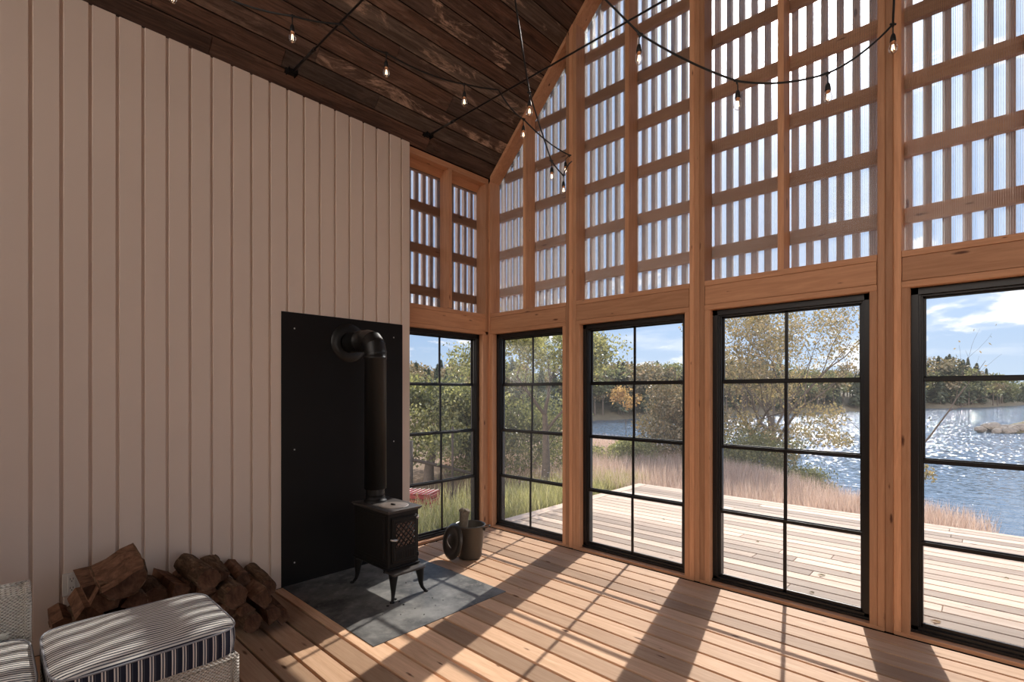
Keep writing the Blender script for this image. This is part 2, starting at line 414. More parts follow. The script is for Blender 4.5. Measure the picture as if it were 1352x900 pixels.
# corner studs
m = M(); m.prism([(-3.778, 0), (-3.741, 0), (-3.741, roof(-3.741)-.05), (-3.778, roof(-3.778)-.05)], 'y', GY, GYO, tone=.75); part(m, 'corner_stud', wood_z)
m = M(); m.box(-3.7405, -3.7035, GY, GYO, 0, OPEN_T, .0015, tone=.6); part(m, 'jack_stud', wood_z)
m = M(); m.box(4.06, 4.10, GY, GYO, 0, 3.6, .0015, tone=.6); part(m, 'corner_stud', wood_z)
cents = [-3.80] + POSTS + [4.15]
bays = []
for i, (a, b) in enumerate(zip(cents[:-1], cents[1:])):
    x0 = (a + .0575) if i else -3.741; x1 = b - .0575      # between the full-height studs
    if i == len(cents)-2: x1 = 4.06
    bays.append((x0, x1))
MIDS = [-3.262, -2.132, -.982, .17, 1.32, 2.47, 3.55]
for (x0, x1), xm in zip(bays, MIDS):
    m = M(); m.box(x0+.0005, x1-.0005, GY+.001, GYO, SILL-.037, SILL, .0015, tone=U(.4, .7)); part(m, 'sill_plate', wood_x)
    m = M(); m.box(x0+.002, x1-.002, GY+.003, GYO, SILL-.1755, SILL-.0385, .003, tone=U(.3, .7)); part(m, 'header_beam', wood_x)
    m = M(); m.box(x0+.0005, x1-.0005, GY, GYO, OPEN_T, SILL-.177, .0015, tone=U(.4, .7)); part(m, 'head_plate', wood_x)
    m = M(); m.box(x0-.035 if x0 > -3.7 else x0, x1+.035, GY-.001, GYO, -.004, .018, .0015, tone=U(.5, .8)); part(m, 'floor_plate', wood_x)
    m = M(); m.prism(stud_poly(xm-.0186, xm+.0186, SILL, .054), 'y', GY+.001, GYO, tone=U(.5, .9)); part(m, 'stud', wood_z)
    # raking top plate under the ceiling
    m = M()
    def rake(xa, xb):
        m.prism([(xa, roof(xa)-.054), (xb, roof(xb)-.054), (xb, roof(xb)), (xa, roof(xa))], 'y', GY, GYO, tone=.72)
    if x0 < XR < x1: rake(x0, XR); rake(XR, x1)
    else: rake(x0, x1)
    part(m, 'top_plate', wood_x)
# girts outside the sheets
z = 2.408; zi = 0
while z < 7.2:
    for (x0, x1) in bays:
        # cut to the roof slope
        xl = max(x0-.06, XR-(RIDGE-z-.09)); xr_ = min(x1+.06, XR+(RIDGE-z-.09))
        if xr_ - xl < .05: continue
        m = M(); m.box(xl, xr_, 3.790, 3.828, z, z+.089, .001, tone=U(.25, .8)); part(m, 'girt', wood_x)
    z += .399; zi += 1
# twin-wall sheets
for (x0, x1) in bays:
    m = M(); a, b = x0-.03, x1+.03
    for y in (3.7725, 3.7865):
        pts = [(a, SILL-.02), (b, SILL-.02), (b, roof(b))]
        if a < XR < b: pts.append((XR, RIDGE))
        pts.append((a, roof(a)))
        m.add([(p[0], y, p[1]) for p in pts], [list(range(len(pts)))], mi=0)
    x = a
    while x < b:
        m.add([(x, 3.7727, SILL-.02), (x, 3.7863, SILL-.02), (x, 3.7863, roof(x)), (x, 3.7727, roof(x))], [(0, 1, 2, 3)], mi=1)
        for yc in (3.7745, 3.7848):          # rounded flute roots where web meets skin
            vs = [(x+.0013*math.cos(k*PI/3), yc+.0013*math.sin(k*PI/3), zz) for zz in (SILL-.02, roof(x)) for k in range(6)]
            m.add(vs, [(k, (k+1) % 6, 6+(k+1) % 6, 6+k) for k in range(6)], mi=2, smooth=True)
        x += .0092
    o = m.build('polycarbonate_sheet', [skin_m, rib_m, flute_m], wf, recalc=False)
# slats
x = -3.93; n_sl = 0
while x < 4.1:
    m = M(); a, b = x-.0195, x+.0195
    m.prism(stud_poly(a, b, SILL-.12, -.02), 'y', 3.829, 3.865, tone=R()); part(m, 'slat', slat_mat)
    x += .0877; n_sl += 1
m = M(); m.box(-3.95, 4.15, 3.79, 3.865, OPEN_T-.01, SILL-.10, .001, tone=.4); part(m, 'outer_trim_board', wood_x)

# ------------------------------------------------------------------ left eave framing beyond the board wall
we = empty('wall_left_glazed'); struct(we)
def yb(name, x0, x1, y0, y1, z0, z1, mat, tone_=None, b=.0015):
    m = M(); m.box(x0, x1, y0, y1, z0, z1, b, tone=U(.4, .8) if tone_ is None else tone_); return part(m, name, mat, we)
yb('corner_stud', EXO, EX, 3.585, 3.622, 0, 3.56, wood_z)
yb('jack_stud', EXO, EX+.0005, 3.5475, 3.5845, 0, OPEN_T, wood_z)
yb('stud', EXO, EX, 3.097, 3.134, SILL, 3.56, wood_z, .75)
yb('stud', EXO, EX, 2.52, 2.595, 0, 3.56, wood_z, .6)
yb('sill_plate', EXO, EX-.001, 2.52, 3.6225, SILL-.045, SILL-.008, wood_y)
yb('header_beam', EXO, EX-.003, 2.52, 3.6225, SILL-.1835, SILL-.0465, wood_y, .75)
yb('head_plate', EXO, EX, 2.52, 3.6225, OPEN_T-.006, SILL-.185, wood_y, .7)
yb('floor_plate', EXO, EX+.001, 2.56, 3.6225, -.004, .018, wood_y, .6)
m = M(); m.prism([(EXO, 3.553), (EX, 3.553), (EX, 3.61), (EX-.03, 3.61), (EXO, 3.50)], 'y', 2.40, 3.625, tone=.75); part(m, 'top_plate', wood_y, we)
for z in (2.33, 2.73, 3.13, 3.50): yb('girt', -3.958, -3.920, 2.3, 3.95, z, z+.085, wood_y, U(.2, .6))
m = M()
for x in (-3.9025, -3.9165): m.add([(x, 2.5, SILL-.03), (x, 3.75, SILL-.03), (x, 3.75, 3.60), (x, 2.5, 3.60)], [(0, 1, 2, 3)], mi=0)
y = 2.5
while y < 3.75:
    m.add([(-3.9027, y, SILL-.03), (-3.9163, y, SILL-.03), (-3.9163, y, 3.6), (-3.9027, y, 3.6)], [(0, 1, 2, 3)], mi=1); y += .0092
m.build('polycarbonate_sheet', [skin_m, rib_m], we, recalc=False)
y = 2.34
while y < 3.98:
    m = M(); m.box(-3.995, -3.959, y-.0195, y+.0195, SILL-.12, 3.55, .001, tone=R()); part(m, 'slat', slat_mat, we); y += .0877
m = M(); m.box(-3.97, -3.92, 2.3, 3.95, OPEN_T-.01, SILL-.1, .001, tone=.4); part(m, 'outer_trim_board', wood_y, we)

# ------------------------------------------------------------------ windows: black frame, four stacked sashes
def window(idx, plane, c0, c1, at_, out):
    """plane 'y' (gable) or 'x' (eave); c0..c1 opening; at_ inner face; out = +1/-1 direction outwards"""
    w = empty('window_%d' % idx); struct(w)
    z0, z1 = .019, OPEN_T-(.0005 if plane == 'y' else .0065)
    def B(mm, a, b, d0, d1, e, f, bv=.0015):
        p, q = sorted((at_+out*d0, at_+out*d1))
        if plane == 'y': mm.box(a, b, p, q, e, f, bv)
        else: mm.box(p, q, a, b, e, f, bv)
    m = M()
    for d0, d1, k in ((0, .075, .034), (.012, .075, .044), (.026, .075, .052)):
        B(m, c0, c0+k, d0, d1, z0, z1); B(m, c1-k, c1, d0, d1, z0, z1)
    B(m, c0, c1, 0, .075, z1-.040, z1); B(m, c0, c1, .02, .075, z1-.050, z1-.03); B(m, c0, c1, 0, .075, z0, z0+.036)
    B(m, c0, c1, -.012, .0, z0, z0+.018)
    m.build('frame', frame_blk, w)
    Z = [z0+.034, .532, 1.004, 1.474, z1-.040]; mid = (c0+c1)/2
    for k in range(4):
        d = .016 + .013*k; br = .036 + .004*k
        a, b = c0+br, c1-br; e, f = Z[k]-(.006 if k else 0), Z[k+1]+(.006 if k < 3 else 0)
        m = M(); s = .017
        B(m, a, a+s, d, d+.012, e, f); B(m, b-s, b, d, d+.012, e, f)
        B(m, a, b, d, d+.012, e, e+s*1.25); B(m, a, b, d, d+.012, f-s*1.25, f)
        B(m, mid-.0105, mid+.0105, d, d+.010, e, f)
        if k: B(m, c0+.034, c1-.034, d-.014, d+.004, e-.004, e+.014)
        sash = m.build('sash', frame_blk, w)
        m = M(); B(m, a+.01, b-.01, d+.005, d+.006, e+.005, f-.005, 0); m.build('pane', pane_m, sash)
    return w
window(1, 'x', 2.5955, 3.547, EX-.055, -1)
ops = [(-3.703, -2.703-.095), ]
for i in range(len(POSTS)-1): ops.append((POSTS[i]+.095, POSTS[i+1]-.095))
ops.append((3.14, 4.06))
for i, (a, b) in enumerate(ops): window(i+2, 'y', a+.0005, b-.0005, 3.687, 1)

# ------------------------------------------------------------------ stove wall plate and floor plate
hs = empty('heat_shield', (-3.645, 1.98, 0)); tag(hs, 'tall flat black steel heat shield screwed to the white board wall behind the stove', 'heat shield')
m = M(); m.box(-3.6495, -3.645, 1.466, 2.488, .004, 1.976, .001); m.build('plate', black_steel, hs)
for yy in (1.56, 2.40):
    for zz in (1.86, .98, .16):
        m = M(); m.lathe([(.0001, .004), (.004, .003), (.006, 0)], (-3.645, yy, zz), 12, mat=Matrix.Rotation(PI/2, 3, 'Y')); o = m.build('screw', nickel, hs)
        o['label'] = 'small bright screw head'
def hearth_mat():
    mt, nt, ns, L = newmat('dusty_slate_steel')
    v = mapped(nt, (1, 1, 1)); a = tex(nt, v, 3.2, 8, .65); b = tex(nt, v, 60, 3, .6); c = tex(nt, v, 11, 6, .7)
    ar = N(nt, 'ShaderNodeMapRange'); ar.inputs[1].default_value = .38; ar.inputs[2].default_value = .64; L.new(a, ar.inputs[0])
    base = mixc(nt, ar.outputs[0], (.045, .045, .046), (.235, .228, .215))
    d = N(nt, 'ShaderNodeMapRange'); d.inputs[1].default_value = .52; d.inputs[2].default_value = .72; L.new(c, d.inputs[0])
    base = mixc(nt, mathn(nt, 'MULTIPLY', d.outputs[0], .6), base, (.32, .30, .27))
    e = N(nt, 'ShaderNodeMapRange'); e.inputs[1].default_value = .60; e.inputs[2].default_value = .70; L.new(b, e.inputs[0])
    base = mixc(nt, mathn(nt, 'MULTIPLY', mathn(nt, 'MULTIPLY', e.outputs[0], d.outputs[0]), .8), base, (.5, .46, .38))
    return finish(mt, nt, base, .5, 0, c, .2, .002, .5)
hp = tag(empty('hearth_plate', (-3.04, 1.99, 0)), 'dark dusty hearth plate set into the floorboards under the black stove', 'hearth')
m = M(); m.box(-3.6445, -2.438, 1.475, 2.520, .0, .0045, .001); m.build('plate', hearth_mat(), hp)
rng = random.Random(4)
for i, (px, py, s) in enumerate([(512, 801, .014), (522, 792, .018), (527, 795, .010), (533, 799, .011), (536, 770, .008), (565, 778, .007), (571, 790, .008), (544, 757, .007), (560, 812, .008), (575, 800, .006), (548, 804, .006), (529, 812, .006), (585, 793, .006), (505, 812, .005)]):
    p = at(px, py, 1.4*FPX/(py-517)); m = M()
    mt = Matrix.Rotation(rng.uniform(0, 3), 3, 'Z')
    m.box(p.x-s*.6, p.x+s*.6, p.y-s*.4, p.y+s*.4, .0035, .0035+s*.5, s*.15, mat=mt)
    o = m.build('charcoal_crumb', cast, None, (p.x, p.y, .0035)); tag(o, 'black charcoal crumb fallen on the dusty hearth plate before the stove', 'charcoal', 'charcoal crumbs on the hearth plate')

# ------------------------------------------------------------------ the stove
SX0, SX1, SY0, SY1 = -3.36, -2.915, 1.875, 2.125          # firebox
st = empty('wood_stove', (-3.14, 2.0, .0035)); tag(st, 'small black cast iron wood stove on splayed legs with a latticed door', 'stove')
m = M(); m.box(SX0, SX1, SY0, SY1, .205, .585, .006)
for yy in (SY0-.0015, SY1+.0015):                       # raised side panels
    m.box(SX0+.03, SX1-.03, yy-.003, yy+.003, .235, .555, .003)
    m.box(SX0+.05, SX1-.05, yy-.005, yy+.005, .255, .535, .003)
m.build('firebox', cast, st)
m = M(); m.box(SX0-.012, SX1+.020, SY0-.016, SY1+.016, .585, .597, .005); m.box(SX0, SX1+.012, SY0-.008, SY1+.008, .575, .586, .004)
hot = plain('heat_greyed_iron', (.17, .135, .115), .5, 0, .5, .3, 25)
dusty = plain('dusty_sunlit_iron_top', (.060, .050, .045), .5, 0, .5, .5, 18)  # dust grey, lightened to paint in the sun on the stove top
tp = m.build('top_plate', dusty, st)
m = M(); m.lathe([(.105, .0), (.105, .003), (.102, .0042), (.0, .0042)], (-3.04, 2.0, .5965), 48); m.build('cooking_lid', hot, st)
m = M(); m.box(-3.065, -3.025, 1.992, 2.006, .600, .609, .003); m.box(-3.055, -3.035, 1.990, 2.010, .6005, .6045, .002); m.build('lid_grip', cast, st)
m = M(); m.lathe([(.082, 0), (.082, .012), (.070, .016), (.068, .045), (.072, .05)], (-3.262, 1.99, .5965), 40); m.build('flue_collar', cast, st)
# base skirt and ash lip
m = M(); m.box(SX0-.006, SX1+.008, SY0-.008, SY1+.008, .192, .208, .004); m.build('base_frame', cast, st)
m = M()
lip = []
for k in range(9): a = -PI/2 + PI/2*k/8; lip.append((SX1+.060 + .022*math.cos(a), SY0-.006 + .0 + .022 + .022*math.sin(a)))
for k in range(9): a = PI/2*k/8; lip.append((SX1+.060 + .022*math.cos(a), SY1+.006 - .022 + .022*math.sin(a)))
lip += [(SX1-.03, SY1+.006), (SX1-.03, SY0-.006)]
m.prism(lip, 'z', .176, .188); m.prism([(x*1.0+.003*(1 if x > -2.9 else 0), y+(.003 if y > 2 else -.003)) for x, y in lip], 'z', .182, .1865); m.build('ash_lip', dusty, st)
# legs: cabriole with pad feet
def leg(cx, cy, dx, dy, z1):
    m = M(); pts = []; rad = []
    for k in range(13):
        t = k/12; z = z1*(1-t)+.010*t
        bow = .012*math.sin(t*PI*.9) if t < .8 else 0
        fl = (max(0, t-.6)/.4)**2*.032
        pts.append((cx + dx*(bow*.3+fl+.010*t), cy + dy*(bow*.3+fl+.010*t), z)); rad.append(.024*(1-t)**1.2 + .0095)
    m.tube(pts, rad, 10)
    fx, fy = pts[-1][0], pts[-1][1]
    m.lathe([(.0, .013), (.012, .012), (.016, .006), (.016, 0)], (fx+dx*.006, fy+dy*.006, .0036), 14)
    m.tube([(cx, cy, z1), (cx+dx*.002, cy+dy*.002, z1-.03)], [.034, .020], 10)
    m.build('leg', cast, st)
leg(SX1+.035, SY0+.020, .7, -.7, .178); leg(SX1+.035, SY1-.020, .7, .7, .178)
leg(SX0+.03, SY0+.02, -.7, -.7, .195); leg(SX0+.03, SY1-.02, -.7, .7, .195)
# door on the +x front
dr = M(); dx = SX1
dr.box(dx, dx+.014, 1.898, 2.100, .232, .545, .004)
dr.box(dx+.010, dx+.019, 1.906, 2.092, .240, .537, .003)
door = dr.build('door', cast, st)
m = M(); x = dx+.0195                                     # lattice window with diamond openings
m.box(x-.001, x+.003, 1.918, 2.082, .505, .515, .001); m.box(x-.001, x+.003, 1.918, 2.082, .335, .345, .001)
m.box(x-.001, x+.003, 1.918, 1.927, .335, .515, .001); m.box(x-.001, x+.003, 2.073, 2.082, .335, .515, .001)
def clip_bar(sl):
    # diagonal bars inside the rectangle y 1.925-2.075, z .343-.507
    y0, y1, z0, z1 = 1.925, 2.075, .343, .507
    c = -0.35
    while c < .5:
        pts = []
        for k in range(41):
            yy = y0 + (y1-y0)*k/40; zz = (z0 + (yy-y0)*1.05 + c) if sl > 0 else (z1 - (yy-y0)*1.05 - c)
            if z0 <= zz <= z1: pts.append((x+.001, yy, zz))
        if len(pts) > 2: m.tube([pts[0], pts[-1]], .0042, 6)
        c += .041
clip_bar(1); clip_bar(-1)
m.build('lattice', cast, door)
ember = plain('sooty_mica_glass', (.075, .045, .04), .25, 0, .6, .4, 30)
m = M(); m.box(dx+.0186, dx+.0196, 1.925, 2.075, .343, .507, 0); m.build('mica_pane', ember, door)
m = M()
for k in range(8): m.box(dx+.018, dx+.0225, 1.928+k*.0195, 1.937+k*.0195, .262, .310, .0015)
m.box(dx+.018, dx+.022, 1.918, 2.082, .312, .320, .001); m.box(dx+.018, dx+.022, 1.918, 2.082, .250, .258, .001)
m.build('vent_grille', cast, door)
m = M(); m.tube([(dx+.018, 1.91, .400), (dx+.040, 1.908, .402)], .005, 8); m.tube([(dx+.040, 1.925, .400), (dx+.043, 1.905, .403), (dx+.042, 1.880, .408), (dx+.040, 1.868, .412)], [.006, .009, .008, .005], 10)
o = m.build('handle', nickel, door); o['label'] = 'worn bright metal door handle'
for zz in (.520, .262):
    m = M(); m.tube([(dx+.012, 2.108, zz-.012), (dx+.012, 2.108, zz+.014)], .0075, 10); m.box(dx+.008, dx+.018, 2.070, 2.108, zz-.004, zz+.004, .001)
    o = m.build('hinge', nickel if zz > .5 else cast, st)

# ------------------------------------------------------------------ stove pipe
sp = empty('stove_pipe', (-3.262, 1.99, .61)); tag(sp, 'thick black stove pipe rising from the stove and bending into the wall shield', 'stove pipe')
px_, py_ = -3.262, 1.99
m = M(); m.lathe([(.0665, .613), (.0665, .70)], (px_, py_, 0), 48); m.build('lower_pipe', pipe_blk, sp)
m = M(); r = .079
m.lathe([(.067, .690), (r, .690), (r, 1.640), (r+.0018, 1.641), (r+.0018, 1.655), (r, 1.656), (r, 1.69)], (px_, py_, 0), 56); m.build('pipe', pipe_blk, sp)
# segmented elbow turning towards -x
m = M(); Rb = .095; zc = 1.690; n = 48; rings = []
segs = 3
for k in range(segs+1):
    a = PI/2*k/segs
    rings.append(a)
vs = []; fs = []
def ring(a, rr=.0805):
    cx = px_ - Rb + Rb*math.cos(a); cz = zc + Rb*math.sin(a)
    # mitred ring in the plane through the bend centre
    out = []
    for j in range(n):
        b = 2*PI*j/n; rad = rr*math.cos(b)
        k_ = 1
        out.append((cx + rad*math.cos(a)*k_, py_ + rr*math.sin(b), cz + rad*math.sin(a)*k_))
    return out
for k in range(segs):
    a, b = rings[k], rings[k+1]
    v = ring(a, .0818) + ring(b, .0798); f = [(j, (j+1) % n, n+(j+1) % n, n+j) for j in range(n)]
    m.add(v, f, smooth=True)
m.build('elbow', pipe_blk, sp)
m = M(); zz = zc + Rb
RY = Matrix.Rotation(-PI/2, 3, 'Y')
m.lathe([(.079, 0), (.079, .10), (.083, .102), (.083, .118), (.079, .12), (.079, .26)], (px_-Rb+.004, py_, zz), 48, mat=RY); m.build('horizontal_pipe', pipe_blk, sp)
m = M(); m.lathe([(.0795, .012), (.100, .010), (.150, .006), (.152, 0)], (-3.6445, py_, zz), 56, mat=Matrix.Rotation(PI/2, 3, 'Y')); m.build('wall_flange', pipe_blk, sp)

# ------------------------------------------------------------------ bucket, lid, log in the bucket
bx, by = -3.165, 2.835
bk = empty('ash_bucket', (bx, by, 0)); tag(bk, 'grey metal bucket with side handles standing on boards beside the corner window', 'bucket')
m = M(); m.lathe([(0, .004), (.088, .004), (.094, .008), (.098, .02), (.125, .272), (.129, .275), (.129, .281), (.124, .281), (.121, .274), (.0945, .022), (.09, .012), (0, .012)], (bx, by, 0), 56); m.build('body', enamel, bk)
m = M(); m.lathe([(.1265, .272), (.131, .274), (.133, .279), (.130, .2835), (.1255, .2835), (.123, .279)], (bx, by, 0), 56); m.build('rim', enamel, bk)
def handle(a0, nm):
    m = M(); pts = []
    for k in range(13):
        t = k/12; a = a0 + (t-.5)*.62; rr = .128 + .042*math.sin(t*PI); pts.append((bx+rr*math.cos(a), by+rr*math.sin(a), .253 + .014*math.sin(t*PI)))
    m.tube(pts, .0045, 8)
    for t in (0, 1):
        a = a0 + (t-.5)*.62; m.box(bx+.127*math.cos(a)-.007, bx+.127*math.cos(a)+.007, by+.127*math.sin(a)-.007, by+.127*math.sin(a)+.007, .235, .262, .002)
    m.build(nm, enamel, bk)
handle(.86, 'handle'); handle(.86+PI, 'handle')
lidc = at(596.5, 712, 4.16); lidc.z = .158
ld = empty('bucket_lid', (lidc.x, lidc.y, 0)); tag(ld, 'round grey bucket lid leaning upright against the bucket', 'lid')
nrm = Vector((-.16, -.95, .22)).normalized()
rot = Vector((0, 0, 1)).rotation_difference(nrm).to_matrix()
m = M(); m.lathe([(r_*1.12, z_) for r_, z_ in [(0, .014), (.035, .013), (.045, .008), (.085, .006), (.095, .011), (.112, .012), (.122, .004), (.130, -.004), (.132, -.010), (.129, -.010), (.119, .0), (.09, .004), (.04, .006), (0, .010)]], lidc, 56, mat=rot); m.build('disc', enamel, ld)
m = M(); pts = []
for k in range(13):
    t = k/12; q = Vector(((t-.5)*.11, 0, .012 + .030*math.sin(t*PI))); q = Matrix.Rotation(PI/2+.3, 3, 'Z') @ q; pts.append(lidc + rot @ q)
m.tube(pts, .0038, 8); o = m.build('handle', nickel, ld); o['label'] = 'bright wire grip'

# ------------------------------------------------------------------ firewood
def wood_end():
    mt, nt, ns, L = newmat('split_firewood')
    v = mapped(nt, (1, 1, 1)); ar = N(nt, 'ShaderNodeMapRange'); ar.inputs[1].default_value = .36; ar.inputs[2].default_value = .66; L.new(tex(nt, v, 14, 6, .65, .8), ar.inputs[0]); a = ar.outputs[0]; b = tex(nt, mapped(nt, (4, 40, 40)), 1.5, 4, .6)
    c = mixc(nt, a, (.055, .028, .018), (.29, .155, .095)); c = mixc(nt, mathn(nt, 'MULTIPLY', b, .7), c, (.13, .06, .032))
    tn = tone(nt); g = N(nt, 'ShaderNodeCombineXYZ'); t2 = mathn(nt, 'ADD', mathn(nt, 'MULTIPLY', tn, .7), .65)
    for i in range(3): L.new(t2, g.inputs[i])
    return finish(mt, nt, mixc(nt, 1, c, g.outputs[0], 'MULTIPLY'), .8, 0, b, .6, .004, .2)
def bark_mat():
    mt, nt, ns, L = newmat('rough_bark')
    v = mapped(nt, (5, 24, 24)); a = tex(nt, v, 1.6, 7, .7, .8); b = tex(nt, mapped(nt, (1, 1, 1)), 26, 4)
    c = ramp(nt, a, [(.3, (.035, .02, .012)), (.5, (.12, .07, .042)), (.7, (.26, .17, .11))])
    return finish(mt, nt, c, .9, 0, mathn(nt, 'ADD', a, mathn(nt, 'MULTIPLY', b, .4)), 1.0, .012, .15)
wood_e, bark_m = wood_end(), bark_mat()
def log(cx0, cy, cz, r, length, kind, rotdeg, label, group=None, yaw=0.0, pitch=0.0, name='split_log', tn=None, birch=None, axis=None):
    """cx0 = x of the visible end; the log runs back towards the wall (-x)"""
    rr = random.Random(int(cy*7919+cz*104729)); tn = rr.random() if tn is None else tn
    if kind == 'round': arc = [(k/22*2*PI, 1) for k in range(22)]; pts2 = [(math.cos(a), math.sin(a), True) for a, _ in arc]
    elif kind == 'half': pts2 = [(math.cos(a), math.sin(a), True) for a in [PI+k/12*PI for k in range(13)]] + [(.45, .05, False), (-.3, -.04, False)]
    elif kind == 'wedge': pts2 = [(math.cos(a)*1.15, math.sin(a)*1.15, True) for a in [-PI*.85+k/9*PI*.62 for k in range(10)]] + [(.35, .55, False)]
    else: pts2 = [(math.cos(a)*1.1, math.sin(a)*1.1, True) for a in [-PI*.7+k/6*PI*.4 for k in range(7)]] + [(.8, .3, False), (.1, .75, False), (-.75, .35, False)]
    ca, sa = math.cos(math.radians(rotdeg)), math.sin(math.radians(rotdeg))
    pts2 = [((x*ca-y*sa), (x*sa+y*ca), bk_) for x, y, bk_ in pts2]
    nl = 9; B = Vector((cx0, cy, cz))
    d = Vector((-math.cos(yaw)*math.cos(pitch), math.sin(yaw)*math.cos(pitch), math.sin(pitch))) if axis is None else Vector(axis).normalized()
    sd = d.cross(Vector((0, 0, 1))); sd = sd.normalized() if sd.length > .1 else Vector((1, 0, 0)); up = sd.cross(d)
    vs = []; n = len(pts2)
    for i in range(nl):
        t = i/(nl-1)
        for j, (a, b, bk_) in enumerate(pts2):
            w = 1 + .10*(noise.noise(Vector((cy*9+a*1.3, b*1.3+cz*5, t*3))))*(1.2 if bk_ else .6) + (.03*rr.random() if bk_ else 0)
            endw = rr.uniform(-.006, .006) if i in (0, nl-1) else 0
            vs.append(B + d*(length*t+endw) + sd*(a*r*w) + up*(b*r*w))
    m = M(); fs = [tuple(range(n)), tuple((nl-1)*n+k for k in range(n))]
    for i in range(nl-1):
        for j in range(n):
            j2 = (j+1) % n; fs.append((i*n+j, i*n+j2, (i+1)*n+j2, (i+1)*n+j))
    m.add(vs, fs[:2], .04 + .15*tn); o_ = len(m.v)-len(vs)
    for f in fs[2:]: m.f.append(tuple(o_+k for k in f)); m.t.append(.55 + .45*tn); m.m.append(0); m.sm.append(False)
    o = m.build(name, wood_e if birch is None else birch, None, (cx0 + d.x*length/2, cy + d.y*length/2, min(p[2] for p in vs)))
    tag(o, label, 'firewood', group)
    # bark shell over the rounded side, ragged at its ends
    m = M(); lo = list(zip(*[iter(vs)]*n))
    for j in range(n):
        j2 = (j+1) % n
        if not (pts2[j][2] and pts2[j2][2]): continue
        if kind != 'round' and j2 == 0: continue
        for i in range(nl-1):
            if rr.random() < .05: continue
            cen = B + d*(length*(i+.5)/(nl-1))
            q = []
            for (ii, jj) in ((i, j), (i, j2), (i+1, j2), (i+1, j)):
                p = Vector(lo[ii][jj]); ax = B + d*((p-B).dot(d)); ra = (p-ax); k_ = 1 + .07 + .05*noise.noise(p*40)
                p2 = ax + ra*k_
                if ii == 0: p2 = p2 - d*rr.uniform(-.012, .004)
                q.append((p, p2))
            a = [x[0] for x in q]; b = [x[1] for x in q]
            m.add(b + a, [(0, 1, 2, 3), (0, 1, 5, 4), (1, 2, 6, 5), (2, 3, 7, 6), (3, 0, 4, 7)], rr.random())
    ob = m.build('bark', bark_m, o); return o
def lp(px, py, xf): # point on the plane x = xf seen at a photo coordinate
    d = FW + RT*((px-676)/FPX); t = xf/d.x; return d.y*t, CAM_H + (517-py)/FPX*t
G2 = None
A = [ # px, py, xfront, r, kind, rot, label, extra
 (164, 765, -3.08, .094, 'half', 25, 'big half-round split log lying on top of the left woodpile, cut side up', dict(pitch=.12)),
 (141, 794, -3.14, .075, 'chunk', 160, 'dark split log below the big half log of the left woodpile', {}),
 (118, 783, -3.22, .070, 'wedge', 70, 'bark-covered log at the left edge of the left woodpile beside the outlet', {}),
 (118, 812, -3.22, .062, 'chunk', 30, 'lower log at the left of the left woodpile, half hidden by the ottoman', {}),
 (172, 799, -3.16, .062, 'wedge', 118, 'pale triangular wedge log right under the big half log', {}),
 (205, 789, -3.25, .055, 'round', 0, 'shaggy barked round log just right of the pale wedge log', {}),
 (82, 826, -3.35, .05, 'chunk', 0, 'low chunk of wood against the wall below the outlet', {}),
]
for i, (yy, zz, r) in enumerate(((.30, .065, .06), (.42, .07, .066), (.55, .075, .07), (.67, .06, .058), (.35, .19, .062), (.48, .20, .066), (.62, .185, .06))):
    log(-3.22, yy, zz, r, .36, ['wedge', 'round', 'chunk'][i % 3], i*47, 'log low in the left woodpile, hidden behind the ottoman', 'left woodpile by the wall')
for i, (yy, zz, r) in enumerate(((.76, .06, .055), (.87, .065, .06), (.77, .18, .055), (.86, .18, .052))):
    log(-3.17, yy, zz, r, .38, ['round', 'wedge', 'chunk'][i % 3], i*71, 'log low in the right woodpile, hidden behind the ottoman cushion', 'right woodpile by the wall')
for px, py, xf, r, kind, rot_, lab, kw in A:
    y_, z_ = lp(px, py, xf); log(xf, y_, max(z_, r*1.05), r, .36 if xf > -3.24 else .26, kind, rot_, lab, 'left woodpile by the wall', **kw)
Bp = [
 (276, 765, -3.13, .056, 'round', 0, 'barked round log lying topmost on the right woodpile', 1),
 (293, 769, -3.20, .052, 'wedge', 200, 'dark split log beside the topmost round of the right woodpile', 1),
 (233, 780, -3.18, .054, 'wedge', 40, 'reddish split log at the left end of the right woodpile', 1),
 (252, 779, -3.24, .050, 'chunk', 10, 'grey split log between the reddish log and the topmost round log', 1),
 (270, 784, -3.14, .046, 'wedge', 150, 'pale split log directly under the topmost round log', 1),
 (289, 788, -3.13, .044, 'chunk', 80, 'small split log just right of the ottoman edge in the right woodpile', 1),
 (312, 788, -3.05, .060, 'round', 0, 'thick reddish log with a pale cut end in the middle of the right woodpile', 1),
 (321, 764, -3.25, .045, 'chunk', 20, 'small chunk leaning on the wall behind the thick reddish log', 1),
 (340, 793, -3.04, .060, 'wedge', 95, 'forked split log with a loose strand, right of the thick reddish log', 1),
 (354, 776, -3.16, .046, 'round', 0, 'dark knotted log at the upper right of the right woodpile', 1),
 (303, 807, -3.08, .046, 'wedge', 20, 'split log in the lower row left of centre of the right woodpile', 1),
 (325, 807, -3.02, .045, 'chunk', 50, 'split log in the lower row under the thick reddish log', 1),
 (315, 823, -3.06, .042, 'wedge', 170, 'log on the floor at the lower left of the right woodpile', 1),
 (334, 822, -2.98, .048, 'round', 0, 'round-ended log resting on the floorboards at the foot of the right woodpile', 1),
 (356, 811, -3.02, .050, 'wedge', 60, 'dark wedge log at the lower right of the right woodpile', 1),
 (372, 812, -3.03, .046, 'chunk', 30, 'orange split log lying farthest right on the floorboards', 1),
]
for px, py, xf, r, kind, rot_, lab, _ in Bp:
    y_, z_ = lp(px, py, xf); log(xf, y_, max(z_, r*1.02), r, min(.40, xf+3.63-.03), kind, rot_, lab, 'right woodpile by the wall', yaw=U(-.12, .12))
